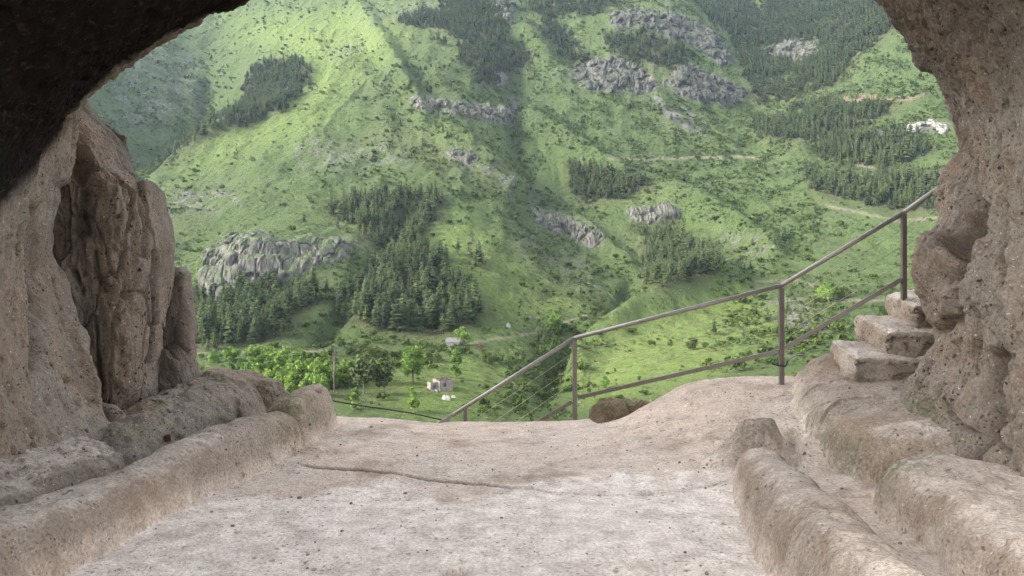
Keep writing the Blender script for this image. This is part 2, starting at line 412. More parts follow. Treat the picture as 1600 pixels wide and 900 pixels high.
FOREST = {
 'upper band': ([(690,-60),(785,-60),(800,30),(790,60),(830,85),(820,115),(790,115),(770,140),(745,120),(725,90),(715,60),(690,50),(650,38),(620,42),(615,30),(660,22),(695,20)], 1.),
 'upper fringe': ([(645,50),(690,52),(708,75),(705,108),(688,92),(660,68)], .45),
 'ridge wood': ([(372,172),(385,130),(400,105),(440,92),(480,100),(483,125),(465,150),(440,172),(400,192),(330,208),(240,268),(222,270),(270,235),(325,200)], 1.),
 'scattered upper': ([(575,112),(640,128),(720,145),(725,165),(660,158),(600,142)], .35),
 'middle wood': ([(530,315),(560,302),(620,298),(690,308),(695,325),(665,360),(645,400),(612,405),(590,392),(560,380),(548,352),(510,340),(505,318)], .8),
 'big wood': ([(612,398),(650,392),(690,400),(705,440),(755,480),(750,500),(700,522),(640,520),(590,515),(530,500),(520,480),(560,450),(585,430)], 1.),
 'crag wood': ([(300,470),(350,474),(400,452),(470,444),(505,458),(500,480),(450,500),(440,530),(380,540),(290,545)], .95),
 'single pines': ([(705,395),(740,385),(768,405),(760,425),(715,415)], .5),
 'valley spur wood': ([(885,255),(920,265),(980,275),(1028,290),(1020,300),(960,315),(905,318),(890,300)], 1.),
 'hollow wood': ([(1003,385),(1050,360),(1110,400),(1135,420),(1110,435),(1060,445),(1030,455),(1003,440)], .9),
 'hollow mix': ([(970,350),(1060,330),(1062,360),(1005,385),(960,390)], .45),
 'right low wood': ([(1255,282),(1300,270),(1350,280),(1400,275),(1490,280),(1490,312),(1440,330),(1400,330),(1350,315),(1270,305)], .95),
 'right mid wood': ([(1250,205),(1330,212),(1400,205),(1470,228),(1410,260),(1330,265),(1270,240)], .85),
 'right upper wood': ([(1180,185),(1230,185),(1270,160),(1330,165),(1400,160),(1390,180),(1340,205),(1280,222),(1180,215)], .95),
 'gorge wood': ([(1040,-60),(1400,-60),(1400,40),(1370,65),(1340,90),(1300,130),(1230,155),(1180,165),(1165,120),(1150,60),(1110,30)], 1.),
 'crag top wood': ([(800,-60),(940,-60),(1000,-20),(930,25),(860,20),(880,50),(920,75),(935,95),(900,105),(870,80),(835,30)], .85),
 'crag ledge wood': ([(940,58),(1000,55),(1050,68),(1078,90),(1065,112),(1000,100),(960,90)], .9),
 'left scrub pines': ([(255,340),(330,335),(350,350),(300,380),(262,372)], .3),
}
CLEAR = [[(1195,95),(1190,75),(1240,62),(1285,70),(1275,95)], [(1180,0),(1195,-8),(1195,18),(1180,15)], [(1205,115),(1240,110),(1255,125),(1220,130)], [(1300,8),(1330,0),(1325,12)],[(1195,150),(1222,140),(1215,160)]]
fm = {k: mask_of([v], 4) for k, v in FOREST.items()}
clear = mask_of(CLEAR, 2)
forest_all = np.max([fm[k] * FOREST[k][1] for k in fm], axis=0) * (1 - clear)
ROCK = {
 'crag': [(315,440),(322,405),(350,375),(400,362),(450,380),(500,372),(562,378),(550,402),(500,412),(470,425),(430,442),(345,472)],
 'columns': [(895,118),(915,98),(960,92),(1005,105),(1028,140),(960,142),(910,135)],
 'gorge face': [(1035,135),(1070,100),(1110,115),(1165,140),(1155,162),(1090,158)],
 'upper face': [(960,18),(1060,22),(1120,55),(1148,100),(1130,100),(1075,62),(1000,42),(955,38)],
 'forest crag': [(1192,90),(1200,72),(1240,62),(1280,70),(1270,92)],
 'spur crag': [(640,148),(700,160),(800,172),(803,194),(740,182),(650,166)],
 'hollow crag': [(983,345),(990,325),(1045,316),(1062,332),(1040,346)],
 'rib': [(820,325),(870,332),(935,358),(945,385),(900,375),(850,352)],
 'notch': [(770,-10),(800,0),(803,30),(785,35),(772,20)],
 'white scar': [(1408,207),(1425,196),(1480,191),(1480,203),(1440,206)],
 'ridge stones': [(700,232),(748,242),(745,256),(705,248)],
}
SOFTROCK = [([(190,95),(240,70),(310,85),(315,165),(255,200),(180,190)], .6), ([(440,215),(620,230),(640,255),(560,262),(470,262)], .5), ([(560,15),(680,0),(720,10),(640,28),(560,40)], .5),
            ([(240,300),(360,290),(380,318),(300,335),(250,335)], .55), ([(520,80),(560,60),(580,70),(520,100)], .5), ([(790,360),(860,380),(920,420),(960,455),(900,450),(830,410)], .55), ([(1100,345),(1150,360),(1215,392),(1180,400),(1110,370)], .55),
            ([(1080,0),(1040,0),(1000,10),(1060,20)], .4), ([(1200,480),(1270,478),(1290,505),(1240,545),(1215,560),(1225,510)], .9), ([(690,220),(800,270),(900,340),(880,345),(760,280)], .45),
            ([(890,85),(870,110),(880,125),(900,110)], .4)]
SCREE = [[(1018,152),(1030,152),(1095,208),(1085,210),(1040,180)], [(1055,165),(1065,165),(1110,200),(1100,203)], [(768,112),(790,112),(792,132),(775,136)], [(795,150),(806,150),(812,175),(803,178)], [(1405,205),(1425,196),(1475,192),(1475,203)], [(1368,205),(1385,200),(1390,210),(1370,214)]]
REDCUT = [[(1318,156),(1340,152),(1400,150),(1450,146),(1450,153),(1400,158),(1345,163),(1325,163)]]
TRACK = [[(700,545),(740,536),(800,526),(860,512),(905,497),(960,486)], [(950,247),(1000,250),(1080,246),(1190,245)], [(1180,441),(1210,438),(1245,438),(1292,452),(1260,466),(1200,474)], [(1225,468),(1300,468),(1400,472),(1440,470)],
         [(1340,258),(1400,268),(1480,272)], [(300,553),(420,550),(520,548)], [(1290,318),(1400,345),(1480,340)]]
SCRUB = [([(830,180),(1000,150),(1200,180),(1210,300),(1000,290),(880,250)], .9), ([(1000,290),(1250,260),(1300,330),(1250,420),(1120,340)], .75), ([(560,180),(700,200),(810,260),(960,400),(1000,440),(900,470),(800,400),(720,300)], .55), ([(1200,60),(1400,60),(1480,150),(1480,270),(1180,250),(1180,160)], .9),
         ([(800,540),(900,500),(960,540),(900,600),(860,650),(740,650),(760,600)], .9), ([(1130,480),(1250,470),(1420,440),(1420,520),(1300,560),(1220,600),(1150,560)], .9), ([(1000,440),(1180,400),(1250,430),(1180,440),(1040,470)], .5), ([(510,450),(560,420),(600,400),(580,440),(520,500),(480,520)], .9),
         ([(140,120),(320,60),(340,180),(230,270),(150,180)], .55), ([(700,0),(1150,0),(1180,160),(1000,160),(820,160)], .6), ([(560,100),(820,120),(820,190),(640,170)], .7), ([(430,550),(700,520),(760,540),(720,600),(400,620)], .6), ([(480,280),(600,260),(700,300),(560,310)], .4), ([(300,440),(310,480),(260,470),(245,330),(300,320)], .5)]
DRY = [([(560,180),(700,230),(800,290),(700,280),(600,220)], .5), ([(1000,150),(1110,200),(1100,225),(1020,190)], .6), ([(590,500),(700,520),(740,520),(620,535)], .7), ([(820,400),(900,430),(960,470),(880,470)], .35), ([(1200,470),(1300,470),(1250,560)], .5), ([(780,580),(840,560),(790,600)], .4)]
rock_m = mask_of(list(ROCK.values()), 2); soft_m = mask_of(SOFTROCK, 5); scree_m = mask_of(SCREE, 1); red_m = mask_of(REDCUT, 1)
track_m = mask_lines(TRACK, 1.7); scrub_m = mask_of(SCRUB, 12); dry_m = mask_of(DRY, 8)
sunlit_m = mask_of([([(330,40),(620,0),(640,60),(560,120),(500,200),(300,260),(250,290),(330,215),(470,150),(490,110),(420,70)], 1.), ([(880,560),(1000,490),(1180,440),(1220,520),(1100,600),(900,640)], 1.), ([(830,250),(960,270),(1080,330),(1200,380),(1100,345),(1000,320)], .7), ([(640,360),(720,340),(900,430),(960,480),(800,520),(760,480),(700,410)], .8), ([(600,560),(800,560),(840,600),(700,650),(560,620)], .9)], 10)

px0, py0 = pxy(XG, YG, Z)
# relief: gullies that run down the slope, lumps, cattle steps
wx = XG + 25 * fbm2(XG / 130, YG / 200, 5, 3); wy = YG + 25 * fbm2(XG / 150 + 9, YG / 130, 6, 3)
rid = 1 - np.abs(fbm2(wx / 75, wy / 230, 11, 4)) * 2.2
gul = rid * 8.0 * sstep(300, 700, YG) * (YG / 900) ** .5
lump = 5.5 * fbm2(XG / 55, YG / 75, 21, 5, gain=.55) * far + 1.1 * fbm2(XG / 11, YG / 11, 31, 3) * far
fine = .22 * noise2(XG / 2.6, YG / 2.6, 41) * far
GULLY = [[(805,110),(806,180),(812,235),(850,320),(930,385),(985,430),(975,470),(905,515),(868,560),(850,620)], [(330,110),(318,180),(262,240),(225,272)], [(500,520),(560,440),(600,390),(640,330)], [(880,40),(900,90)]]
gm = blur(mask_lines(GULLY, 9), 3); gw = blur(mask_lines(GULLY, 22), 9); crest_m = blur(mask_lines([[(480,110),(430,175),(330,215),(235,272)], [(700,215),(800,285),(900,350),(980,420)], [(830,180),(940,265),(1080,320),(1210,390)], [(780,20),(840,80),(880,120)], [(1150,440),(1000,485),(900,560)], [(560,20),(620,110),(660,180)]], 12), 4)
pxw = px0 + 14 * noise2(XG / 60, YG / 60, 51) * far; pyw = py0 + 8 * noise2(XG / 60, YG / 60, 52) * far
rk = np.maximum(samp(rock_m, pxw, pyw), 0)
terr = np.abs(((Z + 3 * noise2(XG / 30, YG / 30, 61)) / 2.2) % 1 - .5) * 1.2
cl = rk * (2.2 * np.abs(noise2(XG / 5, YG / 12, 71)) + 1.6 * noise2(XG / 14, YG / 14, 72) + 2.0 * sstep(.3, .7, ((Z + 4 * noise2(XG / 25, YG / 25, 73)) / 9) % 1))
Z = Z + (gul * .8 - 2.5) * far + lump + fine - (12 * samp(gm, px0, py0) + 8 * samp(gw, px0, py0)) * (YG / 800) ** .7 * far + 16 * samp(crest_m, px0, py0) * far + terr * far * .5 + cl
# flat shelf where the hut, the shed and the tracks lie
PX, PY = pxy(XG, YG, Z)

zi = Z
def lookup(A, X, Y):
    t = np.clip((X / Y - T0) / (T1 - T0) * (NTc - 1), 0, NTc - 1.001); l = np.interp(np.log(Y), LN, np.arange(len(LN))).clip(0, len(LN) - 1.001)
    i = t.astype(int); j = l.astype(int); a = t - i; b = l - j
    return (A[j, i] * (1 - a) + A[j, i + 1] * a) * (1 - b) + (A[j + 1, i] * (1 - a) + A[j + 1, i + 1] * a) * b
def ground_z(X, Y): return lookup(Z, np.asarray(X, float), np.asarray(Y, float))
ang = (Z - EYE) / YG
cmax = np.maximum.accumulate(ang, axis=0)
def hit(px, py):
    """where the sight line of this pixel meets the land"""
    c = int(round(((px - CX) / F - T0) / (T1 - T0) * (NTc - 1))); s = (HY - py) / F
    col = cmax[:, c]; j = int(np.searchsorted(col, s)); j = min(max(j, 1), len(LN) - 1)
    a0, a1 = col[j - 1], col[j]; f = 0 if a1 <= a0 else (s - a0) / (a1 - a0)
    Y = math.exp(LN[j - 1] + f * (LN[j] - LN[j - 1])); X = (px - CX) / F * Y
    return np.array([X, Y, float(ground_z(np.array([X]), np.array([Y]))[0])])

wpx = PX + 9 * noise2(XG / 25, YG / 25, 81) * far + 4 * noise2(XG / 7, YG / 7, 83) * far
wpy = PY + 6 * noise2(XG / 25, YG / 25, 82) * far + 3 * noise2(XG / 7, YG / 7, 84) * far
sn = fbm2(XG / 12, YG / 16, 91, 4)
rock_a = np.clip(samp(rock_m, wpx, wpy) + 1.3 * samp(soft_m, wpx, wpy) * sstep(-.15, .2, sn), 0, 1)
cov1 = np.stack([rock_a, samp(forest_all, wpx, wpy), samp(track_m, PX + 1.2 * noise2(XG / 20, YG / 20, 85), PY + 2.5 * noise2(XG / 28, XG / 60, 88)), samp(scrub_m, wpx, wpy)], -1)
cov2 = np.stack([samp(dry_m, wpx, wpy), samp(red_m, wpx, wpy), samp(scree_m, PX + 3 * noise2(XG / 9, YG / 9, 86), PY), samp(sunlit_m, wpx, wpy)], -1)

def make_land():
    t = NT('hillside')
    a1 = t.attr('cov_a'); a2 = t.attr('cov_b')
    s1 = t.n.new('ShaderNodeSeparateColor'); t.link(a1.outputs['Color'], s1.inputs[0]); s2 = t.n.new('ShaderNodeSeparateColor'); t.link(a2.outputs['Color'], s2.inputs[0])
    rock, forest, track = s1.outputs[0], s1.outputs[1], s1.outputs[2]; scrub = a1.outputs['Alpha']
    dry, red, scree = s2.outputs[0], s2.outputs[1], s2.outputs[2]; bright = a2.outputs['Alpha']
    n1 = t.noise(.012, 5, .6); n2 = t.noise(.09, 6, .65); n3 = t.noise(.5, 5, .7); n4 = t.noise(2.2, 4, .7)
    g = t.mix(t.rng(t.math('ADD', t.math('MULTIPLY', n2, .45), t.math('MULTIPLY', n3, .55)), .40, .60), (.035, .053, .019), (.063, .086, .029))
    g = t.mix(t.rng(n1, .42, .62, 0, .55), g, (.047, .064, .028))
    g = t.mix(t.math('MULTIPLY', bright, t.rng(n2, .2, .6, .5, 1)), g, (.088, .118, .034))  # slopes in the sun: their brightness is put into the grass colour
    g = t.mix(t.math('MULTIPLY', dry, t.rng(n3, .35, .6)), g, (.095, .082, .048))
    g = t.mix(t.rng(n3, .55, .75, 0, .4), g, (.082, .080, .045))
    g = t.mix(t.math('MULTIPLY', t.rng(n4, .40, .60), .38), g, t.mix(.5, g, (.02, .034, .012)))
    sz = t.n.new('ShaderNodeSeparateXYZ'); t.link(t.pos, sz.inputs[0])
    ph = t.math('ADD', t.math('MULTIPLY', sz.outputs[2], 2.6), t.math('MULTIPLY', t.noise(.05, 4), 26.))
    trk = t.math('MULTIPLY', t.rng(t.math('SINE', ph), .55, .95), t.rng(t.noise(.03, 4), .42, .6))
    g = t.mix(t.math('MULTIPLY', trk, .45), g, (.075, .070, .038))
    # tussocks and low scrub
    v = t.voro(.22); tus = t.math('MULTIPLY', t.rng(v.outputs['Distance'], .25, .6, 1, 0), t.math('GREATER_THAN', v.outputs['Color'], .45))
    sc = t.math('MULTIPLY', t.math('MAXIMUM', t.math('MULTIPLY', t.rng(n3, .48, .58), t.rng(n2, .40, .55)), tus), t.math('ADD', t.math('MULTIPLY', scrub, .7), .28), True)
    g = t.mix(sc, g, t.mix(t.rng(n4, .35, .65), (.012, .021, .009), (.028, .041, .015)))
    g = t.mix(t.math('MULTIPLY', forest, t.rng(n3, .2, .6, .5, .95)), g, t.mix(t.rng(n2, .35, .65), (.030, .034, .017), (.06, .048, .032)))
    # stones in the grass
    vs_ = t.voro(.55); st = t.math('MULTIPLY', t.rng(vs_.outputs['Distance'], .1, .22, 1, 0), t.math('GREATER_THAN', vs_.outputs['Color'], .70))
    st = t.math('MULTIPLY', st, t.rng(t.noise(.035, 4), .42, .60, .12, 1))
    vr = t.voro(.33); s3 = t.math('MULTIPLY', t.math('MULTIPLY', t.rng(vr.outputs['Distance'], .18, .34, 1, 0), t.math('GREATER_THAN', vr.outputs['Color'], .45)), t.rng(rock, .08, .45))
    st = t.math('MAXIMUM', st, s3)
    g = t.mix(t.math('MULTIPLY', st, .75), g, (.19, .185, .178))
    rc = t.mix(t.rng(t.noise(.3, 6, .7, t.mapv((1, 1, .4))), .35, .65), (.04, .038, .036), (.12, .112, .104))
    rc = t.mix(t.rng(n2, .5, .66, 0, .55), rc, (.07, .09, .035))
    g = t.mix(t.math('MULTIPLY', rock, t.rng(n3, .3, .55, .35, 1)), g, rc)
    g = t.mix(t.math('MULTIPLY', scree, t.rng(n3, .3, .5, .3, .9)), g, t.mix(n4, (.06, .058, .056), (.115, .112, .11)))
    g = t.mix(t.math('MULTIPLY', red, t.rng(n3, .3, .5, .3, .9)), g, (.125, .088, .068))
    g = t.mix(t.math('MULTIPLY', track, t.math('MULTIPLY', t.rng(n3, .2, .55, .5, .95), t.rng(n2, .34, .54, .45, 1))), g, (.115, .10, .078))
    h = t.math('ADD', t.math('MULTIPLY', n3, 1.0), t.math('ADD', t.math('MULTIPLY', n4, .35), t.math('MULTIPLY', tus, .5)))
    return t.done(g, .95, t.bump(h, 1.0, 2.4))
M['land'] = make_land()
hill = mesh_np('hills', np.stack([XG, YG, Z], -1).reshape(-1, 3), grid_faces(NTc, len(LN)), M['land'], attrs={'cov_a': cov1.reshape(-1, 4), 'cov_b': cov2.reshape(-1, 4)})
struct(hill)

# ---------------------------------------------------------------- foliage shapes (numpy: vertices, triangles, material index)
def pine_shape(seed, tiers, per, hgt=1.0):
    r = rng(seed); V = []; Fc = []; n = 0
    def tri(vs, fs):
        nonlocal n
        V.append(np.array(vs)); Fc.append(np.array(fs) + n); n += len(vs)
    lean = r.normal(0, .012, 2)
    base = r.uniform(.10, .2)
    R0 = r.uniform(.165, .205)
    # trunk
    an = np.arange(4) * np.pi / 2
    tri(np.r_[np.c_[.014 * np.cos(an), .014 * np.sin(an), np.full(4, -.04)], [[lean[0] * .8, lean[1] * .8, .85]]], [[i, (i + 1) % 4, 4] for i in range(4)])
    ntr = 4
    an = np.arange(6) * np.pi / 3
    tri(np.r_[np.c_[.4 * R0 * np.cos(an), .4 * R0 * np.sin(an), np.full(6, base + .05)], [[lean[0], lean[1], .93]]], [[i, (i + 1) % 6, 6] for i in range(6)])
    for k in range(tiers):
        f = (k + .5 * r.uniform(0, 1)) / tiers; z = base + (1 - base) * f * .97
        rad = R0 * min(1.0, (1 - f) ** .58 + .05) * (.72 + .28 * min(1, f * 5))
        m = max(3, int(round(per * (1 - .5 * f))))
        a0 = r.uniform(0, 6.28)
        for j in range(m):
            a = a0 + j * 6.283 / m + r.normal(0, .18); rl = rad * r.uniform(.65, 1.22); dz = rl * r.uniform(-.35, .25)
            d = np.array([math.cos(a), math.sin(a), 0]); sd = np.array([-d[1], d[0], 0]); c = np.array([lean[0] * z, lean[1] * z, z])
            wd = rl * r.uniform(.38, .58)
            tri([c + [0, 0, .03], c + d * rl * .6 + sd * wd + [0, 0, dz * .7 - .015], c + d * rl + [0, 0, dz], c + d * rl * .6 - sd * wd + [0, 0, dz * .7 - .015], c + d * rl * .55 + [0, 0, dz * .3 + .028]],
                [[0, 1, 4], [1, 2, 4], [2, 3, 4], [3, 0, 4]])
    V = np.concatenate(V); Fc = np.concatenate(Fc); mi = np.zeros(len(Fc), int); mi[:ntr] = 1
    return V * [hgt, hgt, hgt], Fc, mi

def lobes(seed, nl, shape):
    """centres and radii of leaf clumps that fill a crown of unit height; shape = list of (height, radius)"""
    r = rng(seed); out = []
    hs = [s[0] for s in shape]; rs = [s[1] for s in shape]
    for i in range(nl):
        z = r.uniform(hs[0], hs[-1]); R_ = np.interp(z, hs, rs); a = r.uniform(0, 6.283); q = R_ * math.sqrt(r.uniform(0, 1)) * .85
        out.append((q * math.cos(a), q * math.sin(a), z, max(.05, R_ * r.uniform(.3, .52))))
    return out

def leaves(seed, lob, count, size):
    r = rng(seed); L = np.array(lob); k = r.choice(len(L), count, p=L[:, 3] ** 2 / (L[:, 3] ** 2).sum())
    d = r.normal(0, 1, (count, 3)); d /= np.linalg.norm(d, axis=1, keepdims=True); d[:, 2] = np.abs(d[:, 2]) * np.where(r.uniform(0, 1, count) < .75, 1, -1)
    p = L[k, :3] + d * (L[k, 3] * r.uniform(.55, 1.08, count))[:, None]
    nn = d + r.normal(0, .5, (count, 3)); nn /= np.linalg.norm(nn, axis=1, keepdims=True)
    a = np.cross(nn, r.normal(0, 1, (count, 3))); a /= np.linalg.norm(a, axis=1, keepdims=True); b = np.cross(nn, a)
    s = size * r.uniform(.6, 1.4, count)[:, None]
    V = np.stack([p - a * s, p - b * s * .7 + nn * s * .2, p + a * s, p + b * s * .7 + nn * s * .2], 1).reshape(-1, 3)
    Q = np.arange(count * 4).reshape(-1, 4)
    return V, Q

def merge(parts, P, S, Rz, idx):
    """many copies of a few shapes gathered into one vertex list"""
    Vs, Fs, Ms, n = [], [], [], 0
    for k, (V, Fc, mi) in enumerate(parts):
        sel = np.nonzero(idx == k)[0]
        if not len(sel): continue
        c = np.cos(Rz[sel])[:, None]; s = np.sin(Rz[sel])[:, None]
        x = (V[None, :, 0] * c - V[None, :, 1] * s) * S[sel, :1]; y = (V[None, :, 0] * s + V[None, :, 1] * c) * S[sel, :1]; z = V[None, :, 2] * S[sel, 1:]
        W = np.stack([x + P[sel, :1], y + P[sel, 1:2], z + P[sel, 2:]], -1)
        Vs.append(W.reshape(-1, 3)); Fs.append((Fc[None] + (np.arange(len(sel)) * len(V))[:, None, None] + n).reshape(-1, Fc.shape[1]))
        Ms.append(np.tile(mi, len(sel))); n += W.shape[0] * W.shape[1]
    return np.concatenate(Vs), np.concatenate(Fs), np.concatenate(Ms)

OPEN = [(390,0),(270,55),(160,130),(130,165),(190,230),(243,300),(255,385),(290,395),(300,560),(430,590),(520,610),(540,638),(690,652),(900,650),(1020,620),(1050,600),(1200,590),(1225,560),(1300,545),(1300,520),(1350,490),(1405,465),(1425,400),(1430,370),(1463,345),(1475,200),(1425,85),(1365,0)]
def seen(X, Y, Zt, h):
    px, py = pxy(X, Y, Zt + h * .6)
    c = np.clip(((X / Y - T0) / (T1 - T0) * (NTc - 1)).round().astype(int), 0, NTc - 1); j = np.searchsorted(LN, np.log(Y)).clip(1, len(LN) - 1)
    return in_poly(px, py, OPEN) & (cmax[np.maximum(j - 3, 0), c] < (Zt + h * .75 - EYE) / Y)

def candidates(sp, yr, seed):
    r = rng(seed); Y = []; X = []
    ys = np.arange(yr[0], yr[1], sp)
    for y in ys:
        x = np.arange(-.72 * y, .72 * y, sp); X.append(x + r.uniform(-.5, .5, len(x)) * sp); Y.append(y + r.uniform(-.5, .5, len(x)) * sp)
    X = np.concatenate(X); Y = np.concatenate(Y); zt = ground_z(X, Y); return X, Y, zt, r

# ---- conifers
X, Y, zt, r = candidates(4.3, (330, 1750), 7)
px, py = pxy(X, Y, zt)
wpx_ = px + 11 * noise2(X / 26, Y / 26, 101) + 5 * noise2(X / 9, Y / 9, 104); wpy_ = py + 6 * noise2(X / 26, Y / 26, 102)
fmv = {k: samp(m, wpx_, wpy_) for k, m in fm.items()}
clr = samp(clear, wpx_, wpy_)
dens = np.max([sstep(.22, .72, fmv[k]) * FOREST[k][1] for k in fmv], axis=0) * (1 - clr)
dens *= sstep(-.75, -.2, fbm2(X / 24, Y / 24, 103, 2)) * .85 + .15 * 1
stray = .03 * (samp(scrub_m, px, py) > .3) + .002
thin = np.clip((5.2 + Y / 900) ** -1 * 6.6, 0, 1)
keep = r.uniform(0, 1, len(X)) < np.maximum(dens * .86, stray * (py < 540) * (px > 140)) * np.where(Y > 900, .85, 1)
X, Y, zt = X[keep], Y[keep], zt[keep]; which = np.array(list(fm))[np.argmax([fmv[k][keep] for k in fmv], axis=0)]; instand = np.max([fmv[k][keep] for k in fmv], axis=0) > .3
H = r.normal(11.2, 3.3, len(X)).clip(4, 18) * np.where(instand, 1, .62); RZ = r.uniform(0, 6.28, len(X))
P = np.stack([X, Y, zt - .4], 1); S = np.stack([H * r.uniform(1.0, 1.8, len(X)), H], 1)
vis = seen(X, Y, zt, H)
order = np.argsort(np.where(vis, -H / Y, 0)); top = order[:300]; rest = np.setdiff1d(np.arange(len(X)), top)
print('pines', len(X), 'visible', int(vis.sum()), file=open('/tmp/dbg.txt', 'a'))
big_pines = [pine_shape(200 + i, 12, 9) for i in range(5)]
low_pines = [pine_shape(220 + i, 7, 6) for i in range(5)]
V, Fc, mi = merge(low_pines, P[rest], S[rest], RZ[rest], r.integers(0, 5, len(rest)))
struct(mesh_np('pine_forest', V, Fc, [M['pine'], M['bark']], smooth=False, matidx=mi), 'stuff')
PINE_LABEL = {
 'big wood': ('dark pine in the broad wedge-shaped wood just above the small grey shed', 'pines of the wood above the shed'),
 'middle wood': ('dark pine in the narrow stand climbing the slope above the wedge-shaped wood', 'pines of the narrow stand above the big wood'),
 'crag wood': ('dark pine at the foot of the big grey crag on the left', 'pines below the grey crag'),
 'hollow wood': ('dark pine in the round clump down in the hollow above the long handrail', 'pines of the clump in the hollow'),
 'hollow mix': ('dark pine scattered under the small crag in the middle hollow', 'pines under the small crag'),
 'single pines': ('lone dark pine on the open grass right of the narrow pine stand', 'lone pines on the open grass'),
 'right low wood': ('dark pine in the wood behind the upper end of the handrail', 'pines behind the handrail end'),
 'valley spur wood': ('dark pine in the small wood on the grassy spur in mid-slope', 'pines on the grassy spur'),
 'right mid wood': ('dark pine in the broken wood below the white rock scar on the right slope', 'pines below the white rock scar'),
}
pm = []
for i, (V, Fc, mi) in enumerate(big_pines):
    me = mesh_np('pine_tree', V, Fc, [M['pine'], M['bark']], smooth=False, matidx=mi); pm.append(me.data); bpy.data.objects.remove(me)
for q, i in enumerate(top):
    o = bpy.data.objects.new('pine_tree', pm[q % 5]); C.objects.link(o)
    o.location = P[i]; o.rotation_euler = (0, 0, RZ[i]); o.scale = (S[i, 0], S[i, 0], S[i, 1])
    k = which[i] if instand[i] else None
    lb, gr = PINE_LABEL.get(k, ('small dark pine standing alone on the mountain grass between the woods', 'stray pines on the mountain grass'))
    tag(o, lb, 'pine tree', gr)

# ---- shrubs
def shrub_shape(seed, count, size, flat=.9):
    V, Q = leaves(seed, [(x * .8, y * .8, .28 + z * .1, rr) for x, y, z, rr in lobes(seed, 5, [(0, .4), (.6, .55), (1, .2)])], count, size); V[:, 2] *= flat; V[:, 2] += .05
    return V, Q, np.zeros(len(Q), int)
X, Y, zt, r = candidates(3.3, (205, 1650), 17)
px, py = pxy(X, Y, zt)
sd = samp(scrub_m, px + 6 * noise2(X / 20, Y / 20, 111), py); clus = fbm2(X / 28, Y / 28, 112, 3)
sd = np.clip(sd + 1.3 * samp(gm, px, py), 0, 1.4)
dn = (sd * 1.25 + .10) * sstep(-.22, .32, clus + .25 * fbm2(X / 90, Y / 90, 113, 2)) * 2.0 * (1 - samp(rock_m, px, py) * .8) * (1 - samp(forest_all, px, py) * .8) * (1 - samp(track_m, px, py)) * np.where(Y > 900, .8, 1)
hutxy = hit(693, 611); 
keep = (r.uniform(0, 1, len(X)) < dn) & ((X - hutxy[0]) ** 2 + (Y - hutxy[1]) ** 2 > 18 ** 2)
X, Y, zt = X[keep], Y[keep], zt[keep]
W = (np.exp(r.normal(.60, .58, len(X))) * (.75 + Y / 2200)).clip(.8, 7.0); S = np.stack([W, W * r.uniform(.75, 1.35, len(X))], 1); RZ = r.uniform(0, 6.28, len(X)); P = np.stack([X, Y, zt - .15], 1)
vis = seen(X, Y, zt, S[:, 1]); order = np.argsort(np.where(vis, -W / Y, 0)); top = order[:300]; rest = np.setdiff1d(np.arange(len(X)), top)
import sys; print('shrubs', len(X), 'visible', int(vis.sum()), file=open('/tmp/dbg.txt', 'a'))
V, Fc, mi = merge([shrub_shape(300 + i, 20, .23) for i in range(6)], P[rest], S[rest], RZ[rest], r.integers(0, 6, len(rest)))
mi = (np.repeat(rng(5).uniform(0, 1, len(rest)), 20) < .38).astype(int)
struct(mesh_np('undergrowth', V, Fc, [M['shrub'], M['leaf2']], smooth=False, matidx=mi), 'stuff')
sm = []
for i in range(6):
    V, Q, mi = shrub_shape(320 + i, 150, .105); o = mesh_np('shrub', V, Q, M['shrub' if i % 3 else 'leaf2'], smooth=False); sm.append(o.data); bpy.data.objects.remove(o)
SHR = [('round bush in the gully under the descending handrail', 'bushes in the gully under the handrail', lambda x, y: (x > 700) & (x < 905) & (y > 530)),
       ('bush beside the long grassy knoll seen through the handrail wires', 'bushes on the grassy knoll', lambda x, y: (x >= 905) & (x < 1130) & (y > 470)),
       ('bush on the stony bank between handrail and rock steps', 'bushes on the stony bank by the steps', lambda x, y: (x >= 1130) & (y > 430)),
       ('bush growing on the valley meadow near the roofless house', 'bushes of the valley meadow', lambda x, y: (x <= 700) & (y > 500)),
       ('low bush on the mountainside among grass and pine woods', 'bushes of the mountainside', lambda x, y: y < 9e9)]
for q, i in enumerate(top):
    o = bpy.data.objects.new('shrub', sm[q % 6]); C.objects.link(o); o.location = P[i]; o.rotation_euler = (0, 0, RZ[i]); o.scale = (S[i, 0], S[i, 0], S[i, 1])
    a, b = pxy(*P[i])
    for lb, gr, f in SHR:
        if f(a, b): tag(o, lb, 'bush', gr); break

# ---- rock outcrops: each is one mass of broken columns standing in the slope
def block(r, rad, hgt):
    n = int(r.integers(5, 8)); a = np.sort(r.uniform(0, 6.283, n)) * .4 + np.arange(n) * 6.283 / n * .6
    q = r.uniform(.7, 1.2, n) * rad; k = r.uniform(.55, .85)
    ring = lambda z, s, j: np.c_[q * np.cos(a) * s, q * np.sin(a) * s, z + r.uniform(-j, j, n)]
    V = np.r_[ring(-hgt * .6, 1.25, 0), ring(hgt * .25, 1.0, hgt * .12), ring(hgt * .6, k, hgt * .16), [[0, 0, hgt * r.uniform(.62, .8)]]]
    Fq = [[l * n + i, l * n + (i + 1) % n, (l + 1) * n + (i + 1) % n] for l in (0, 1) for i in range(n)] + [[l * n + i, (l + 1) * n + (i + 1) % n, (l + 1) * n + i] for l in (0, 1) for i in range(n)] + [[2 * n + i, 2 * n + (i + 1) % n, 3 * n] for i in range(n)]
    return V, np.array(Fq)
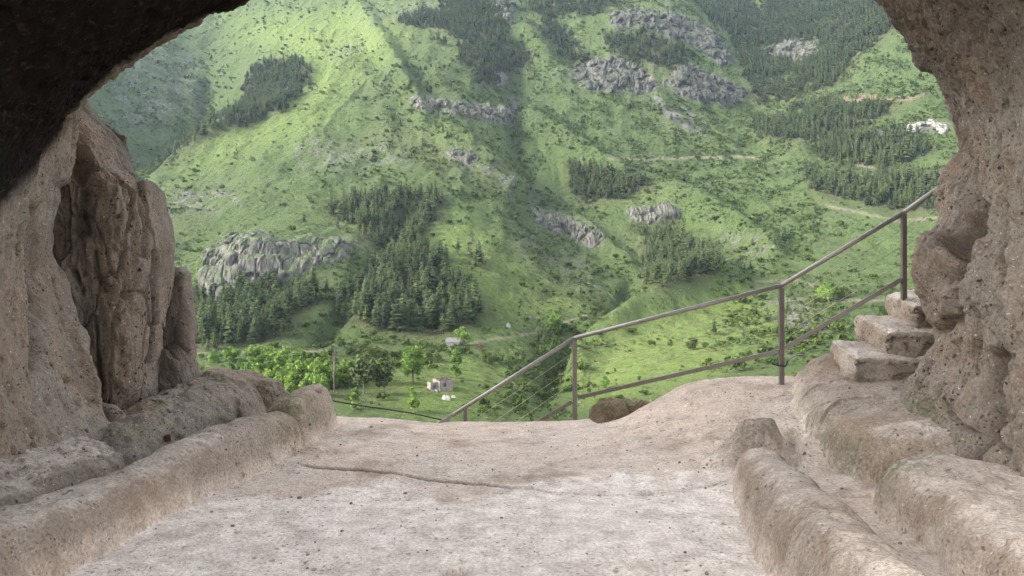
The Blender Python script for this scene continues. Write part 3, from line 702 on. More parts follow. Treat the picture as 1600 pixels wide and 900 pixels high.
ROCKLAB = {'crag': 'big grey crag with ledges above the left pine wood', 'columns': 'pale columnar cliff band high on the middle mountain', 'gorge face': 'grey cliff beside the wooded gorge, lowest of the high cliffs',
 'upper face': 'long slanting cliff near the mountain top under the bright grass slope', 'forest crag': 'small pale cliff surrounded by dense dark forest', 'spur crag': 'broken rock band across the upper slope left of the ravine',
 'hollow crag': 'brownish little crag at the head of the middle hollow', 'rib': 'dark stony rib running down beside the central gully', 'notch': 'reddish rock tooth between strips of high forest', 'white scar': 'white quarried rock scar on the right slope beside the cave wall', 'ridge stones': 'cluster of grey stones on the long ridge in mid-slope'}
for k, (name, poly) in enumerate(ROCK.items()):
    pa = np.array(poly, float); x0, x1, y0, y1 = pa[:, 0].min() - 14, pa[:, 0].max() + 14, pa[:, 1].min() - 12, pa[:, 1].max() + 12
    m = blur(mask_of([poly], 1), 3)
    t0, t1 = (x0 - CX) / F, (x1 - CX) / F; cs = (TG[0] >= t0) & (TG[0] <= t1)
    sel = (PX >= x0) & (PX <= x1) & (PY >= y0) & (PY <= y1); rows_ = np.nonzero(sel.any(1))[0]; l0, l1 = LN[rows_.min()], LN[rows_.max()]
    Yc = math.exp((l0 + l1) / 2); step = Yc * .00062
    nu = int((t1 - t0) * Yc / step); nv = int(min(420, (math.exp(l1) - math.exp(l0)) * 1.25 / step))
    TT, LL = np.meshgrid(np.linspace(t0, t1, nu), np.linspace(l0, l1, nv)); YY = np.exp(LL); XX = TT * YY; ZZ = ground_z(XX, YY)
    B = np.stack([XX, YY, ZZ], -1); n = grid_normals(B); n *= np.sign(n[..., 2:3]); n[..., 1] -= 1.0; n /= np.linalg.norm(n, axis=-1, keepdims=True)
    qx, qy = pxy(XX, YY, ZZ); ws = 7 * noise2(XX / 14, YY / 14, 121 + k); mm = samp(m, qx + 1.5 * ws, qy + .9 * ws + 5 * noise2(XX / 6, YY / 8, 131 + k))
    sc = (Yc / 700) ** .6; hz_ = np.hypot(ZZ, YY * .5)
    xw = XX + 2.0 * noise2(XX / 9, hz_ / 9, 141); zw = hz_ + 3 * noise2(XX / 11, hz_ / 11, 142)
    big_ = name == 'crag'
    e1, v1 = cells2(xw / ((15 if big_ else 6.5) * sc), zw / (13 * sc), 150 + k); e2, v2 = cells2(xw / ((4.2 if big_ else 2.6) * sc), zw / (9 * sc), 170 + k); e3, v3 = cells2(xw / (1.1 * sc), zw / (2.2 * sc), 190 + k)
    d = sc * (v1 * (4.2 if big_ else 3.4) + v2 * (1.2 if big_ else 2.0) + v3 * .5 - 1.6 * (1 - sstep(0, .10, e1)) - .5 * (1 - sstep(0, .1, e2)) + 1.5 * fbm2(XX / 20, YY / 20, 160 + k, 3))
    gap = sstep(-.25, .12, fbm2(XX / (15 * sc), hz_ / (9 * sc), 180 + k, 4) + (.22 if name == 'crag' else .10))
    d = (d + 1.2 * sc) * np.clip(mm * 1.6 - .25, -1, 1) * gap - 1.6 * sc * (1 - np.minimum(sstep(.15, .5, mm), gap))
    B = B + n * d[..., None]
    keepv = (mm > .06); fc = grid_faces(nu, nv); fc = fc[keepv.ravel()[fc].all(1)]; ids, inv = np.unique(fc, return_inverse=True)
    tag(mesh_np('rock_outcrop', B.reshape(-1, 3)[ids], inv.reshape(-1, 4), M['scar' if name == 'white scar' else 'cliffrock'], smooth=False), ROCKLAB[name], 'rock outcrop', 'rock outcrops of the mountain')
# loose stones among the grass
Xc, Yc, zc, r = candidates(5.5, (230, 1150), 77); px, py = pxy(Xc, Yc, zc)
s = r.uniform(0, 1, len(Xc)) < samp(soft_m, px, py) * .55 + .012 + .7 * samp(scree_m, px, py) * (px > 1300)
bl = [(*block(rng(600 + i), .8, 1.0), None) for i in range(6)]; bl = [(V, f, np.zeros(len(f), int)) for V, f, _ in bl]
w_ = np.exp(r.normal(-.1, .5, s.sum())).clip(.3, 2.6)
V, Fc, mi = merge(bl, np.stack([Xc[s], Yc[s], zc[s]], 1), np.stack([w_, w_ * .8], 1), r.uniform(0, 6, s.sum()), r.integers(0, 6, s.sum()))
struct(mesh_np('rubble', V, Fc, M['cliffrock'], smooth=False), 'stuff')

# ---------------------------------------------------------------- valley: broadleaf trees, house, shed, pole
def tree_meshes(seed, shape, nl, count, size, trunk_h, trunk_r, leafmat, limbs=4):
    r = rng(seed); lb = lobes(seed + 1, nl, shape)
    V, Q = leaves(seed + 2, lb, count, size)
    o = mesh_np('crown', V, Q, M[leafmat], smooth=False); crown = o.data; bpy.data.objects.remove(o)
    mb = MB(); top = trunk_h
    mb.tube([(0, 0, -.03), (r.normal(0, .01), r.normal(0, .01), top * .5), (r.normal(0, .015), r.normal(0, .015), top)], [trunk_r, trunk_r * .75, trunk_r * .35], 6)
    for i in range(limbs):
        x, y, z, rr = lb[int(r.integers(0, len(lb)))]; z0 = top * r.uniform(.35, .8)
        mb.tube([(0, 0, z0), (x * .5, y * .5, z0 + (z - z0) * .4), (x, y, max(z, z0 + .05))], [trunk_r * .5, trunk_r * .35, trunk_r * .12], 5)
    o = mb.build('trunk', M['bark']); trunk = o.data; bpy.data.objects.remove(o)
    return crown, trunk
ROUND = [(.16, .22), (.42, .42), (.72, .36), (.97, .14)]
LOW = [(.12, .35), (.4, .52), (.75, .42), (.97, .15)]
TALL = [(.08, .12), (.35, .17), (.65, .14), (.97, .05)]
PINEY = [(.30, .26), (.48, .34), (.72, .28), (.97, .08)]
LOOSE = [(.22, .22), (.45, .34), (.7, .34), (.97, .16)]
KIND = {
 'round': [tree_meshes(700 + i, ROUND, 20, 1500, .042, .8, .026, 'leaf') for i in range(3)],
 'low': [tree_meshes(710 + i, LOW, 18, 1400, .045, .6, .03, 'leaf') for i in range(3)],
 'olive': [tree_meshes(720 + i, LOW, 18, 1400, .045, .6, .03, 'leaf2') for i in range(3)],
 'tall': [tree_meshes(730 + i, TALL, 34, 1700, .030, .9, .018, 'leaf') for i in range(2)],
 'pine': [tree_meshes(740 + i, PINEY, 18, 760, .048, .9, .022, 'pine') for i in range(2)],
 'big': [tree_meshes(750, LOOSE, 28, 2400, .030, .75, .032, 'leaf', 8)],
 'plum': [tree_meshes(760, LOW, 10, 420, .06, .5, .03, 'plum')],
}
def plant(kind, px, base, top, name, label, cat, group=None, wide=1.0, i=[0]):
    i[0] += 1; crown, trunk = KIND[kind][i[0] % len(KIND[kind])]
    p = hit(px, base); h = (base - top) / F * p[1]
    e = empty(name, p); tag(e, label, cat, group)
    e.rotation_euler = (0, 0, (i[0] * 2.4) % 6.28); e.scale = (h * wide, h * wide, h)
    for n, me in (('trunk', trunk), ('crown', crown)):
        o = bpy.data.objects.new(n, me); C.objects.link(o); o.parent = e
    return e
back = 'round green tree in the row along the back edge of the meadow'
for px, b, t in [(336,566,545),(362,566,541),(398,565,538),(416,563,540),(446,563,540),(470,562,543),(504,562,547),(428,562,544)]:
    plant('low', px, b, t, 'broadleaf_tree', back, 'tree', 'trees along the back of the meadow', 1.15)
mid = 'bright green tree in the crowded grove left of the bare poplar'
for px, b, t in [(392,592,558),(374,588,562),(410,600,562),(436,594,556),(450,604,562),(466,606,560),(484,600,560),(492,610,566),(505,606,564),(470,590,556),(446,584,554),(425,585,560),(512,596,563),(455,618,584),(478,620,588),(384,600,566),(400,612,574),(418,612,574),(434,612,572),(520,606,570),(498,622,584),(358,590,566),(346,588,568)]:
    plant('round', px, b, t, 'broadleaf_tree', mid, 'tree', 'trees of the bright grove', .95)
for px, b, t in [(538,592,562),(548,596,564),(532,600,570),(559,604,575)]:
    plant('round', px, b, t, 'broadleaf_tree', 'bright green tree between the bare poplar and the two dark valley pines', 'tree', 'trees between poplar and pines')
for px, b, t in [(575,560,540),(588,558,541),(600,562,545),(612,560,548),(622,560,546),(545,556,543),(655,562,546),(672,560,545),(560,556,537),(640,556,541),(520,556,540),(565,575,556),(583,580,560),(620,576,558),(684,566,551)]:
    plant('olive', px, b, t, 'broadleaf_tree', 'olive green tree in the hedge line below the big pine wood', 'tree', 'trees of the hedge line', 1.1)
plant('pine', 568, 617, 553, 'pine_tree', 'left of two tall brownish pines with bare trunks on the valley floor', 'pine tree', None, .95)
plant('pine', 601, 617, 559, 'pine_tree', 'right of two tall brownish pines with bare trunks on the valley floor', 'pine tree', None, .95)
plant('round', 597, 600, 557, 'broadleaf_tree', 'bright green tree peeping out behind the right brownish pine', 'tree')
plant('big', 645, 598, 540, 'broadleaf_tree', 'large spreading green tree with forked trunk behind the roofless house', 'tree', None, .95)
plant('tall', 712, 591, 544, 'poplar', 'slim upright poplar behind the roofless house', 'poplar', None, 1.3)
plant('low', 723, 540, 511, 'broadleaf_tree', 'round bright tree beside the small grey shed', 'tree', None, 1.0)
plant('plum', 749, 549, 535, 'broadleaf_tree', 'small dark purple leaved tree beside the dirt track', 'tree')
plant('tall', 646, 646, 606, 'poplar', 'young bushy poplar in front of the forked tree, just over the floor edge', 'poplar', None, 1.6)
plant('tall', 555, 640, 604, 'poplar', 'young green poplar at the end of the left rock bench', 'poplar', None, 1.5)
for px, b, t, lb in [(758,566,551,'yellow green bush tree below the purple tree'), (768,570,554,'olive bush tree right of the yellow green one below the purple tree'), (1081,547,527,'small lone tree on the open grassy knoll behind the middle handrail')]:
    plant('olive', px, b, t, 'broadleaf_tree', lb, 'tree', None, 1.0)
plant('low', 868, 522, 491, 'broadleaf_tree', 'round bright tree where the dirt track crosses the gully', 'tree')
plant('low', 1290, 470, 440, 'broadleaf_tree', 'light green tree by the track below the upper handrail', 'tree')
plant('olive', 1318, 468, 448, 'broadleaf_tree', 'darker tree right of the light green one by the track', 'tree')
plant('round', 945, 608, 588, 'conifer', 'tiny dark conifer at the foot of the grassy knoll', 'conifer')
for px, b, t in [(405,606,553),(458,604,553),(497,604,556),(536,604,560)]:
    plant('tall', px, b, t, 'poplar', 'slim bright poplar standing up out of the crowded grove', 'poplar', 'poplars in the grove', 1.3)
# bare poplars
def bare(px, b, t, label, n):
    p = hit(px, b); h = (b - t) / F * p[1]; e = empty('bare_poplar', p); tag(e, label, 'tree'); r = rng(int(px)); mt = MB(); mc = MB()
    mt.tube([(0, 0, -.3), (.1, 0, h * .5), (0, 0, h)], [.15, .10, .03], 6); mt.build('trunk', M['pale_bark'], e)
    for k in range(n):
        z = h * r.uniform(.15, .8); a = r.uniform(0, 6.28); L = h * r.uniform(.12, .3); c = np.array([math.cos(a), math.sin(a), 0]) * .10
        mc.tube([(0, 0, z), c * L * .8 + [0, 0, z + L * .35], c * L * 1.3 + [0, 0, z + L]], [.09, .07, .02], 4)
    mc.build('branches', M['pale_bark'], e)
bare(522, 612, 537, 'tall bare whitish poplar rising above the bright grove', 26)
bare(552, 640, 612, 'short bare poplar left of the young green one above the rock bench', 10)
bare(573, 640, 612, 'thin bare pale tree below the left brownish pine', 8)

# ruined house
p = hit(692, 611); s = p[1] / F
hs = empty('ruined_house', (p[0], p[1], p[2])); tag(hs, 'small roofless whitewashed house with dark windows on the green meadow', 'house')
hs.rotation_euler = (0, 0, R(24))
mb = MB()   # shell of the main block: four walls, front wall pierced
def wall_x(mb, x0, x1, y, th, z0, z1, holes):
    xs = sorted({x0, x1, *[h[0] for h in holes], *[h[1] for h in holes]})
    for a, b in zip(xs, xs[1:]):
        hz = [h for h in holes if h[0] <= a and b <= h[1]]
        if hz:
            h = hz[0]
            if h[2] > z0: mb.box(((a + b) / 2, y, (z0 + h[2]) / 2), (b - a, th, h[2] - z0))
            if h[3] < z1: mb.box(((a + b) / 2, y, (h[3] + z1) / 2), (b - a, th, z1 - h[3]))
        else: mb.box(((a + b) / 2, y, (z0 + z1) / 2), (b - a, th, z1 - z0))
W1, D1, H1 = 4.6, 6.6, 3.3
wall_x(mb, -1.2, 3.4, 0, .35, -1.0, H1, [(.1, 1.2, 1.3, 2.5), (.0, 1.5, -.6, .35)])
mb.box((-1.02, D1 / 2, H1 / 2 - .5), (.35, D1 - .36, H1 + 1)); mb.box((3.22, D1 / 2, H1 / 2 - .55), (.35, D1 - .36, H1 + .9)); mb.box((1.1, D1, H1 / 2 - .5), (4.6, .35, H1 + .9))
mb.build('wall', M['plaster'], hs)
mb = MB(); wall_x(mb, -3.9, -1.25, .8, .3, -.8, 2.9, [(-3.2, -2.0, .9, 2.1)]); mb.box((-3.75, 2.6, 1.0), (.3, 3.3, 3.3)); mb.build('annex_wall', M['plaster'], hs)
mb = MB(); mb.box((.65, .16, 1.9), (1.09, .06, 1.19)); mb.build('window', M['opening'], hs)
mb = MB(); mb.box((.75, .16, -.12), (1.49, .06, .93)); mb.build('cellar_opening', M['opening'], hs)
mb = MB(); mb.box((-2.6, .94, 1.5), (1.19, .06, 1.19)); mb.build('window', M['opening'], hs)
r = rng(8); mb = MB()
for i in range(46): mb.box((r.uniform(-1.1, 3.3), r.uniform(.2, 6.5), H1 - .12 + r.uniform(0, .3)), (r.uniform(.4, 1.3), r.uniform(.3, 1.0), r.uniform(.1, .3)), r.uniform(0, 3))
mb.build('broken_roof', M['rooftile'], hs)
mb = MB()
for i in range(22): mb.box((r.uniform(-5.2, -1.6), r.uniform(-1.4, .2), r.uniform(-.4, .25)), r.uniform(.35, 1.1, 3), r.uniform(0, 3))
mb.build('fallen_masonry', M['plaster'], hs)
# shed
p = hit(705, 541); sh = empty('stone_shed', p); sh.rotation_euler = (0, 0, R(-12)); tag(sh, 'small grey stone shed with pale slab roof beside the dirt track', 'shed')
mb = MB(); mb.box((.6, 1.5, .6), (7.0, 3.4, 2.8)); mb.build('wall', M['stone'], sh)
mb = MB(); mb.box((-4.0, 1.2, .0), (2.2, 2.4, 1.6)); mb.build('lean_to', M['stone'], sh)
V = np.array([[-3.1, -.4, 1.95], [4.3, -.4, 1.95], [4.3, 3.5, 3.6], [-3.1, 3.5, 3.6], [-3.1, -.4, 2.15], [4.3, -.4, 2.15], [4.3, 3.5, 3.8], [-3.1, 3.5, 3.8]])
mesh_np('roof', V, [[0, 3, 2, 1], [4, 5, 6, 7], [0, 1, 5, 4], [1, 2, 6, 5], [2, 3, 7, 6], [3, 0, 4, 7]], M['stone'], sh, False)
for px, py, sz, lb in ((698, 622, 1.5, 'larger of two pale boulders in the grass below the roofless house'), (709, 619, .8, 'smaller of two pale boulders in the grass below the roofless house'), (795, 508, 1.6, 'single pale boulder on the slope above the dirt track')):
    V, f = block(rng(int(px)), sz * .9, sz * 1.3); p = hit(px, py + 2); o = mesh_np('boulder', V, f, M['boulder'], smooth=False); o.location = p; tag(o, lb, 'boulder')
for px, b, t, lb in ((1028, 568, 543, 'thin wooden pole on the grassy knoll below the middle handrail'), (1135, 545, 524, 'short dark pole by the bushes under the handrail post')):
    p = hit(px, b); h = (b - t) / F * p[1]; mb = MB(); mb.tube([(0, 0, -.5), (0, 0, h * .5), (0, 0, h)], [.15, .13, .11], 6); o = mb.build('utility_pole', M['bark'], None, True); o.location = p; tag(o, lb, 'pole')

# ---------------------------------------------------------------- cave floor with the benches and kerbs cut from the same rock
fp = [(-4.5,3,.05),(-2.5,3,0),(0,3,0),(1.5,3,0),(-2.5,5,0),(0,5,0),(1.5,5,0),(-2.2,6.9,0),(0,6.9,0),(1.7,6.7,.02),(-2,8,.03),(0,8,.03),(-1.9,9.5,.05),(-.6,9.6,.0),(.8,9.7,.0),(1.2,8.2,.08),
      (1.6,9.3,.25),(2.0,9.5,.44),(2.6,9.5,.53),(3.0,9.3,.52),(2.2,8.4,.28),(2.75,8.3,.33),(2.72,7.7,.2),(2.68,7,.05),(2.6,6.4,0),(2.6,5,-.06),(2.5,3.4,-.06),(1.2,9.6,.05),(1.5,8.6,.14),(-3.5,6,.1),(-3.2,9,.1),(-3.2,11,.1),(0,11,0),(4,6,.1),(4,9,.5),(4.5,11,.5)]
fp = np.array(fp, float); fsol = rbf_fit(fp[:, :2], fp[:, 2], 3.0, 1e-4)
gxs = np.linspace(-4.6, 4.7, 720); gys = np.concatenate([np.linspace(-5.2, 3.3, 60, endpoint=False), np.linspace(3.3, 9.0, 440, endpoint=False), np.linspace(9.0, 11.9, 250)])
GX, GY = np.meshgrid(gxs, gys)
FZ = rbf_eval(fsol, GX, np.maximum(GY, 2.8), 3.0)
FZ = np.where(GY < 3, FZ * sstep(0, 3, GY), FZ)
YE = np.interp(gxs, [-4.6, -2.2, -1.6, -.9, .2, .95, 1.02, 1.5, 1.62, 2, 3, 4.7], [9.9, 9.9, 9.85, 9.75, 9.95, 9.9, 9.62, 9.6, 9.62, 9.75, 9.8, 9.9])
YE = YE[None] + .09 * fbm2(GX * 1.6, GY * .3, 131, 3)
dd = np.maximum(0, GY - YE + .18); FZ = FZ - np.minimum(3.0, 2.2 * dd ** 1.6 * 1.4)
def ridge(pts, p):
    pts = np.array(pts, float); best = np.full(GX.shape, 1e9); hw = np.zeros(GX.shape); tp = np.zeros(GX.shape)
    gx_ = GX + .05 * fbm2(GX * 2.2, GY * 2.2, 141, 3); gy_ = GY + .05 * fbm2(GX * 2.2 + 7, GY * 2.2, 142, 3)
    for a, b in zip(pts, pts[1:]):
        d = b[:2] - a[:2]; u = np.clip(((gx_ - a[0]) * d[0] + (gy_ - a[1]) * d[1]) / (d @ d), 0, 1)
        di = np.hypot(gx_ - a[0] - u * d[0], gy_ - a[1] - u * d[1]); w_ = a[2] + u * (b[2] - a[2]); rel = di / w_
        m = rel < best; best = np.where(m, rel, best); hw = np.where(m, w_, hw); tp = np.where(m, a[3] + u * (b[3] - a[3]), tp)
    prof = np.maximum(0, 1 - best ** p) ** (1 / p)
    return np.where(best < 1, -.35 + (tp + .35) * prof, -9)
PR = [
 ('rock_kerb', ridge([(-3.27,3.0,.36,.45),(-3.13,4.8,.34,.42),(-3.0,5.6,.33,.39),(-2.9,6.2,.32,.37),(-2.7,7.0,.32,.44),(-2.54,7.6,.31,.46),(-2.44,8.0,.31,.42),(-2.4,8.2,.29,.41),(-2.38,8.35,.30,.50),(-2.30,9.12,.29,.52)], 3.0), 'low rounded rock kerb running along the left side of the cave floor', 'rock kerb'),
 ('rock_bench', ridge([(-4.1,3.0,.82,.58),(-4.0,5.2,.78,.55),(-3.85,6.5,.7,.48)], 3.6), 'broad low rock bench between the left cave wall and the left kerb', 'rock bench'),
 ('rock_slab', ridge([(-3.62,7.3,.52,.44),(-3.55,8.4,.74,.56),(-3.55,9.5,.66,.62),(-3.75,10.2,.5,.58)], 2.2), 'sloping lichen grey rock slab at the foot of the left pillar', 'rock slab'),
 ('rock_boulder', ridge([(-3.2,10.25,.40,.42),(-3.6,10.5,.5,.5)], 2.4), 'rounded boulder behind a dark crack at the outer end of the slab', 'boulder'),
 ('rock_kerb', ridge([(1.86,3.0,.35,.52),(1.9,4.6,.34,.48),(2.0,5.6,.33,.42),(2.12,6.6,.3,.35),(2.2,6.98,.28,.31)], 2.6), 'thick rounded rock kerb in the lower right beside the narrow channel', 'rock kerb'),
 ('rock_lump', ridge([(1.95,7.35,.25,.16),(2.3,7.65,.30,.42),(2.48,7.8,.22,.40)], 2.4), 'mossy broken rock lump at the far end of the right kerb', 'rock'),
 ('rock_ledge', ridge([(3.78,7.35,.90,.56),(3.85,7.7,.95,.64),(3.98,8.3,1.02,.72),(4.18,8.75,1.08,.88)], 5), 'higher rock ledge carrying the carved steps above the channel', 'rock ledge'),
 ('rock_ledge', ridge([(3.8,3.0,1.0,.38),(3.75,5.0,.96,.37),(3.42,6.12,.58,.40)], 4.5), 'lower bulging rock ledge in the bottom right corner of the cave', 'rock ledge'),
]
H_ = FZ.copy(); who = np.full(GX.shape, -1); best = FZ + .02
for i, (n, h, lb, ct) in enumerate(PR):
    m = h > best; who[m] = i; best = np.where(m, h, best)
    k = .07; t = np.clip(.5 + .5 * (h - H_) / k, 0, 1); sm_ = H_ * (1 - t) + h * t + k * t * (1 - t); H_ = np.where(h > -5, sm_, H_)
raised = sstep(.03, .2, H_ - FZ)
# joint across the floor: the far floor stands a little higher
jx = np.array([-2.45, -1.85, -1.1, -.6, -.12, .35, .9, 1.35, 1.7, 2.0]); jy = np.array([7.75, 7.50, 7.35, 7.1, 6.92, 6.72, 6.62, 6.66, 6.8, 7.1])
JY = np.interp(GX, jx, jy) + .05 * fbm2(GX * 3.5, GX * 0, 151, 4) + .012 * noise2(GX * 19, GX * 0 + 2, 153)
inj = sstep(-2.5, -2.3, GX) * (1 - sstep(1.85, 2.05, GX)) * (1 - raised)
H_ = H_ + inj * (.016 * (.6 + .8 * noise2(GX * 1.7, GX * 0, 157)) * sstep(-.010, .012, GY - JY) - .016 * sstep(.1, 1.3, GY - JY)) 
crack = np.exp(-((GY - JY) / .019) ** 2) * inj * np.clip(.16 + .9 * sstep(.15, -.3, GX) * sstep(-2.1, -1.8, GX) + .35 * noise2(GX * 2.5, GX * 0 + 3, 152), 0, 1)
H_ = H_ - .035 * crack
near = sstep(2.5, 4, GY)
def cut(pts, wd, dp):      # grooves
    g = np.zeros(GX.shape); xw = GX + .04 * noise2(GX * 4, GY * 4, 155); yw = GY + .04 * noise2(GX * 4, GY * 4, 156)
    for a, b in zip(pts, pts[1:]):
        a = np.array(a); b = np.array(b); d = b - a; u = np.clip(((xw - a[0]) * d[0] + (yw - a[1]) * d[1]) / (d @ d), 0, 1); g = np.maximum(g, np.exp(-(np.hypot(xw - a[0] - u * d[0], yw - a[1] - u * d[1]) / wd) ** 2))
    return g * dp
g1 = cut([(-2.70,8.28),(-2.35,8.22),(-2.0,8.14)], .018, .05) + cut([(-3.72,9.7),(-3.28,9.86),(-3.0,9.7)], .035, .16) + cut([(2.7,6.62),(2.95,6.55)], .03, .06) + cut([(2.6,7.35),(2.78,7.9)], .06, .08) + cut([(-3.05,8.9),(-2.75,8.2),(-2.78,7.4)], .06, .12) + cut([(-.36,5.12),(-.33,4.9)], .06, .10)
H_ = H_ - g1
n1 = fbm2(GX * .9, GY * .9, 161, 3); n2 = fbm2(GX * 3.1, GY * 3.1, 162, 4); n3 = fbm2(GX * 13, GY * 13, 163, 3)
P = np.stack([GX, GY, H_ + near * (.025 * n1 + (.010 + .025 * raised) * n2)], -1)
N = grid_normals(P)
steep = 1 - np.clip(N[..., 2], 0, 1)
d3 = fbm3(P[..., 0] * 5, P[..., 1] * 5, P[..., 2] * 5, 171, 4) * np.where((who == 0) | (who == 4) | (who >= 6), .020, .042) * (raised + steep) + n3 * .006 - np.where((who == 0) | (who == 4) | (who >= 6), .007, .026) * np.clip(1 - np.abs(fbm3(P[..., 0] * 3.4, P[..., 1] * 3.4, P[..., 2] * 3.4, 175, 4)) * 5, 0, 1) * raised
pit = noise2(GX * 9, GY * 9, 181); pit = np.where(pit > .55, (pit - .55) * .05, 0) * (raised + .35)
P = P + N * ((d3 - pit) * near)[..., None]; N = grid_normals(P)
dustn = fbm2(GX * 1.2, GY * 1.2, 191, 3)
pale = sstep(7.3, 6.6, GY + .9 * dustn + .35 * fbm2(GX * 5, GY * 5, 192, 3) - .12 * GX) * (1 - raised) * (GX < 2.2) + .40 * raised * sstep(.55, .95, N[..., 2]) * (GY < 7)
moss_n = fbm2(GX * 2.2, GY * 2.2, 195, 3)
mossy = sstep(.05, .5, moss_n) * ((who == 2) * .9 + (who == 3) * .7 + (who == 5) * .25) + np.exp(-((GX + 2.45) / .35) ** 2 - ((GY - 8.3) / .5) ** 2) * .9 * raised + np.exp(-((GX - 2.95) / .25) ** 2 - ((GY - 7.6) / 1.2) ** 2) * .8 * steep + np.exp(-((GX - 3.0) / .3) ** 2 - ((GY - 6.35) / .3) ** 2) * .9 * raised + np.exp(-((GY - YE) / .25) ** 2) * .35 * sstep(0, .4, moss_n)
mossy = np.clip(mossy, 0, 1)
dark = np.clip(crack * .9 + .55 * g1 / .1 * .5, 0, 1)
AT = {'upstand': np.clip(sstep(.02, .22, H_ - FZ + .05 * n2), 0, 1) * (who >= 0) + sstep(.02, .16, H_ - FZ + .04 * n2) * (who < 0), 'pale': np.clip(pale, 0, 1) * (1 - .9 * sstep(.15, .5, steep)), 'moss': mossy, 'dark': dark}
allF = grid_faces(len(gxs), len(gys)); fw = who.ravel()[allF[:, 0]]
Pf = P.reshape(-1, 3); Nf = N.reshape(-1, 3)
def piece(name, sel, mat):
    f = allF[sel]; ids, inv = np.unique(f, return_inverse=True)
    return mesh_np(name, Pf[ids], inv.reshape(-1, 4), mat, attrs={k: a.ravel()[ids] for k, a in AT.items()}, normals=Nf[ids])
struct(piece('cave_floor', fw == -1, M['floor']))
for i, (n, h, lb, ct) in enumerate(PR): tag(piece(n, fw == i, M['tuff' if n in ('rock_slab', 'rock_boulder', 'rock_bench') else 'floor']), lb, ct)
def floor_z(x, y):
    i = np.searchsorted(gxs, x).clip(1, len(gxs) - 1); j = np.searchsorted(gys, y).clip(1, len(gys) - 1); return P[j, i, 2]
def hit_floor(px, py):
    Ys = np.linspace(3.4, 11, 1500); X_ = (px - CX) / F * Ys; z = floor_z(X_, Ys); k = np.nonzero(z > EYE + (HY - py) / F * Ys)[0]
    j = k[0] if len(k) else -1; return np.array([X_[j], Ys[j], z[j]])

# ---------------------------------------------------------------- the cave: walls and soot-blackened ceiling
MO = [(245,760,7.5),(228,700,7.55),(194,640,7.65),(156,560,7.8),(120,480,7.9),(102,400,7.9),(105,330,7.9),(118,260,7.9),(128,200,7.8),(131,165,7.6),(160,130,7.4),(210,90,7.3),(270,55,7.2),(330,25,7.1),(390,0,7.1),(520,-110,7.2),(700,-240,7.4),(900,-290,7.6),(1100,-240,7.8),(1270,-100,8),
      (1365,0,8),(1400,38,8),(1425,88,8),(1457,150,8),(1477,200,8),(1480,258,8),(1468,300,8),(1466,342,7.9),(1434,370,7.7),(1422,410,7.6),(1424,450,7.6),(1440,490,7.6),(1450,540,7.6),(1418,600,7.5),(1412,655,7.25),(1412,705,7.0),(1425,770,6.8)]
mo = np.array([un(*m) for m in MO])
IN = [(-3.75,-.2),(-3.75,.15),(-3.74,.5),(-3.74,.9),(-3.73,1.3),(-3.72,1.7),(-3.70,2.0),(-3.68,2.15),(-3.66,2.28),(-3.62,2.42),(-3.48,2.75),(-3.2,3.1),(-2.85,3.4),(-2.4,3.65),(-1.9,3.95),(-1.2,4.5),(-.4,5.1),(.5,5.4),(1.5,5.2),(2.5,4.7),
      (3.3,3.95),(3.5,3.6),(3.65,3.3),(3.72,3.0),(3.76,2.7),(3.78,2.45),(3.78,2.2),(3.78,2.0),(3.77,1.85),(3.75,1.65),(3.73,1.4),(3.72,1.15),(3.72,.9),(3.72,.65),(3.72,.4),(3.72,.15),(3.72,-.2)]
IN = np.array(IN); cen = np.array([0, 2.0])
def ring(sc, y, top=1.0): return np.stack([IN[:, 0] * sc, np.full(len(IN), y), 2 + (IN[:, 1] - 2) * np.where(IN[:, 1] > 2, top, 1)], 1)
mid_r = lambda f: mo * (1 - f) + ring(1, 5.5) * f
outw = (mo[:, [0, 2]] - [0.3, 2.2]); outw /= np.linalg.norm(outw, axis=1, keepdims=True)
def outer(g, dy, yabs=None):
    q = mo.copy(); q[:, 0] += outw[:, 0] * g; q[:, 2] += outw[:, 1] * g; q[:, 1] = q[:, 1] + dy if yabs is None else yabs; return q
rings = [outer(60, 0, 16.), outer(25, 0, 12.5), outer(8, 0, 10.), outer(2.2, .95), outer(.7, .6), outer(.16, .30), mo, mid_r(.12), mid_r(.5), ring(1, 5.5), ring(1, 4.2, .97), ring(1, 2.5, .92), ring(1.05, 0, .95), ring(1.15, -3, 1.05), ring(1.25, -4.5, 1.1)]  # rear end left open, added to let more daylight inside
nper = [6, 6, 10, 16, 24, 26, 26, 90, 110, 50, 14, 10, 8, 6]
def catmull(A, x):           # along axis 0
    i = np.clip(np.floor(x).astype(int), 0, len(A) - 2); f = (x - i)[:, None]
    p0 = A[np.maximum(i - 1, 0)]; p1 = A[i]; p2 = A[i + 1]; p3 = A[np.minimum(i + 2, len(A) - 1)]
    return p1 + .5 * f * (p2 - p0 + f * (2 * p0 - 5 * p1 + 4 * p2 - p3 + f * (3 * (p1 - p2) + p3 - p0)))
ku = np.concatenate([np.linspace(0, 14, 330, endpoint=False), np.linspace(14, 20, 50, endpoint=False), np.linspace(20, len(MO) - 1, 400)])
RU = np.array([catmull(r_, ku) for r_ in rings])
vv = np.concatenate([i + np.arange(n) / n for i, n in enumerate(nper)] + [[len(rings) - 1]])
i = np.clip(np.floor(vv).astype(int), 0, len(rings) - 2); f = (vv - i)[:, None, None]
a0 = np.where((i >= 1)[:, None, None], RU[np.maximum(i - 1, 0)], RU[i]); a3 = RU[np.minimum(i + 2, len(rings) - 1)]; a1 = RU[i]; a2 = RU[i + 1]
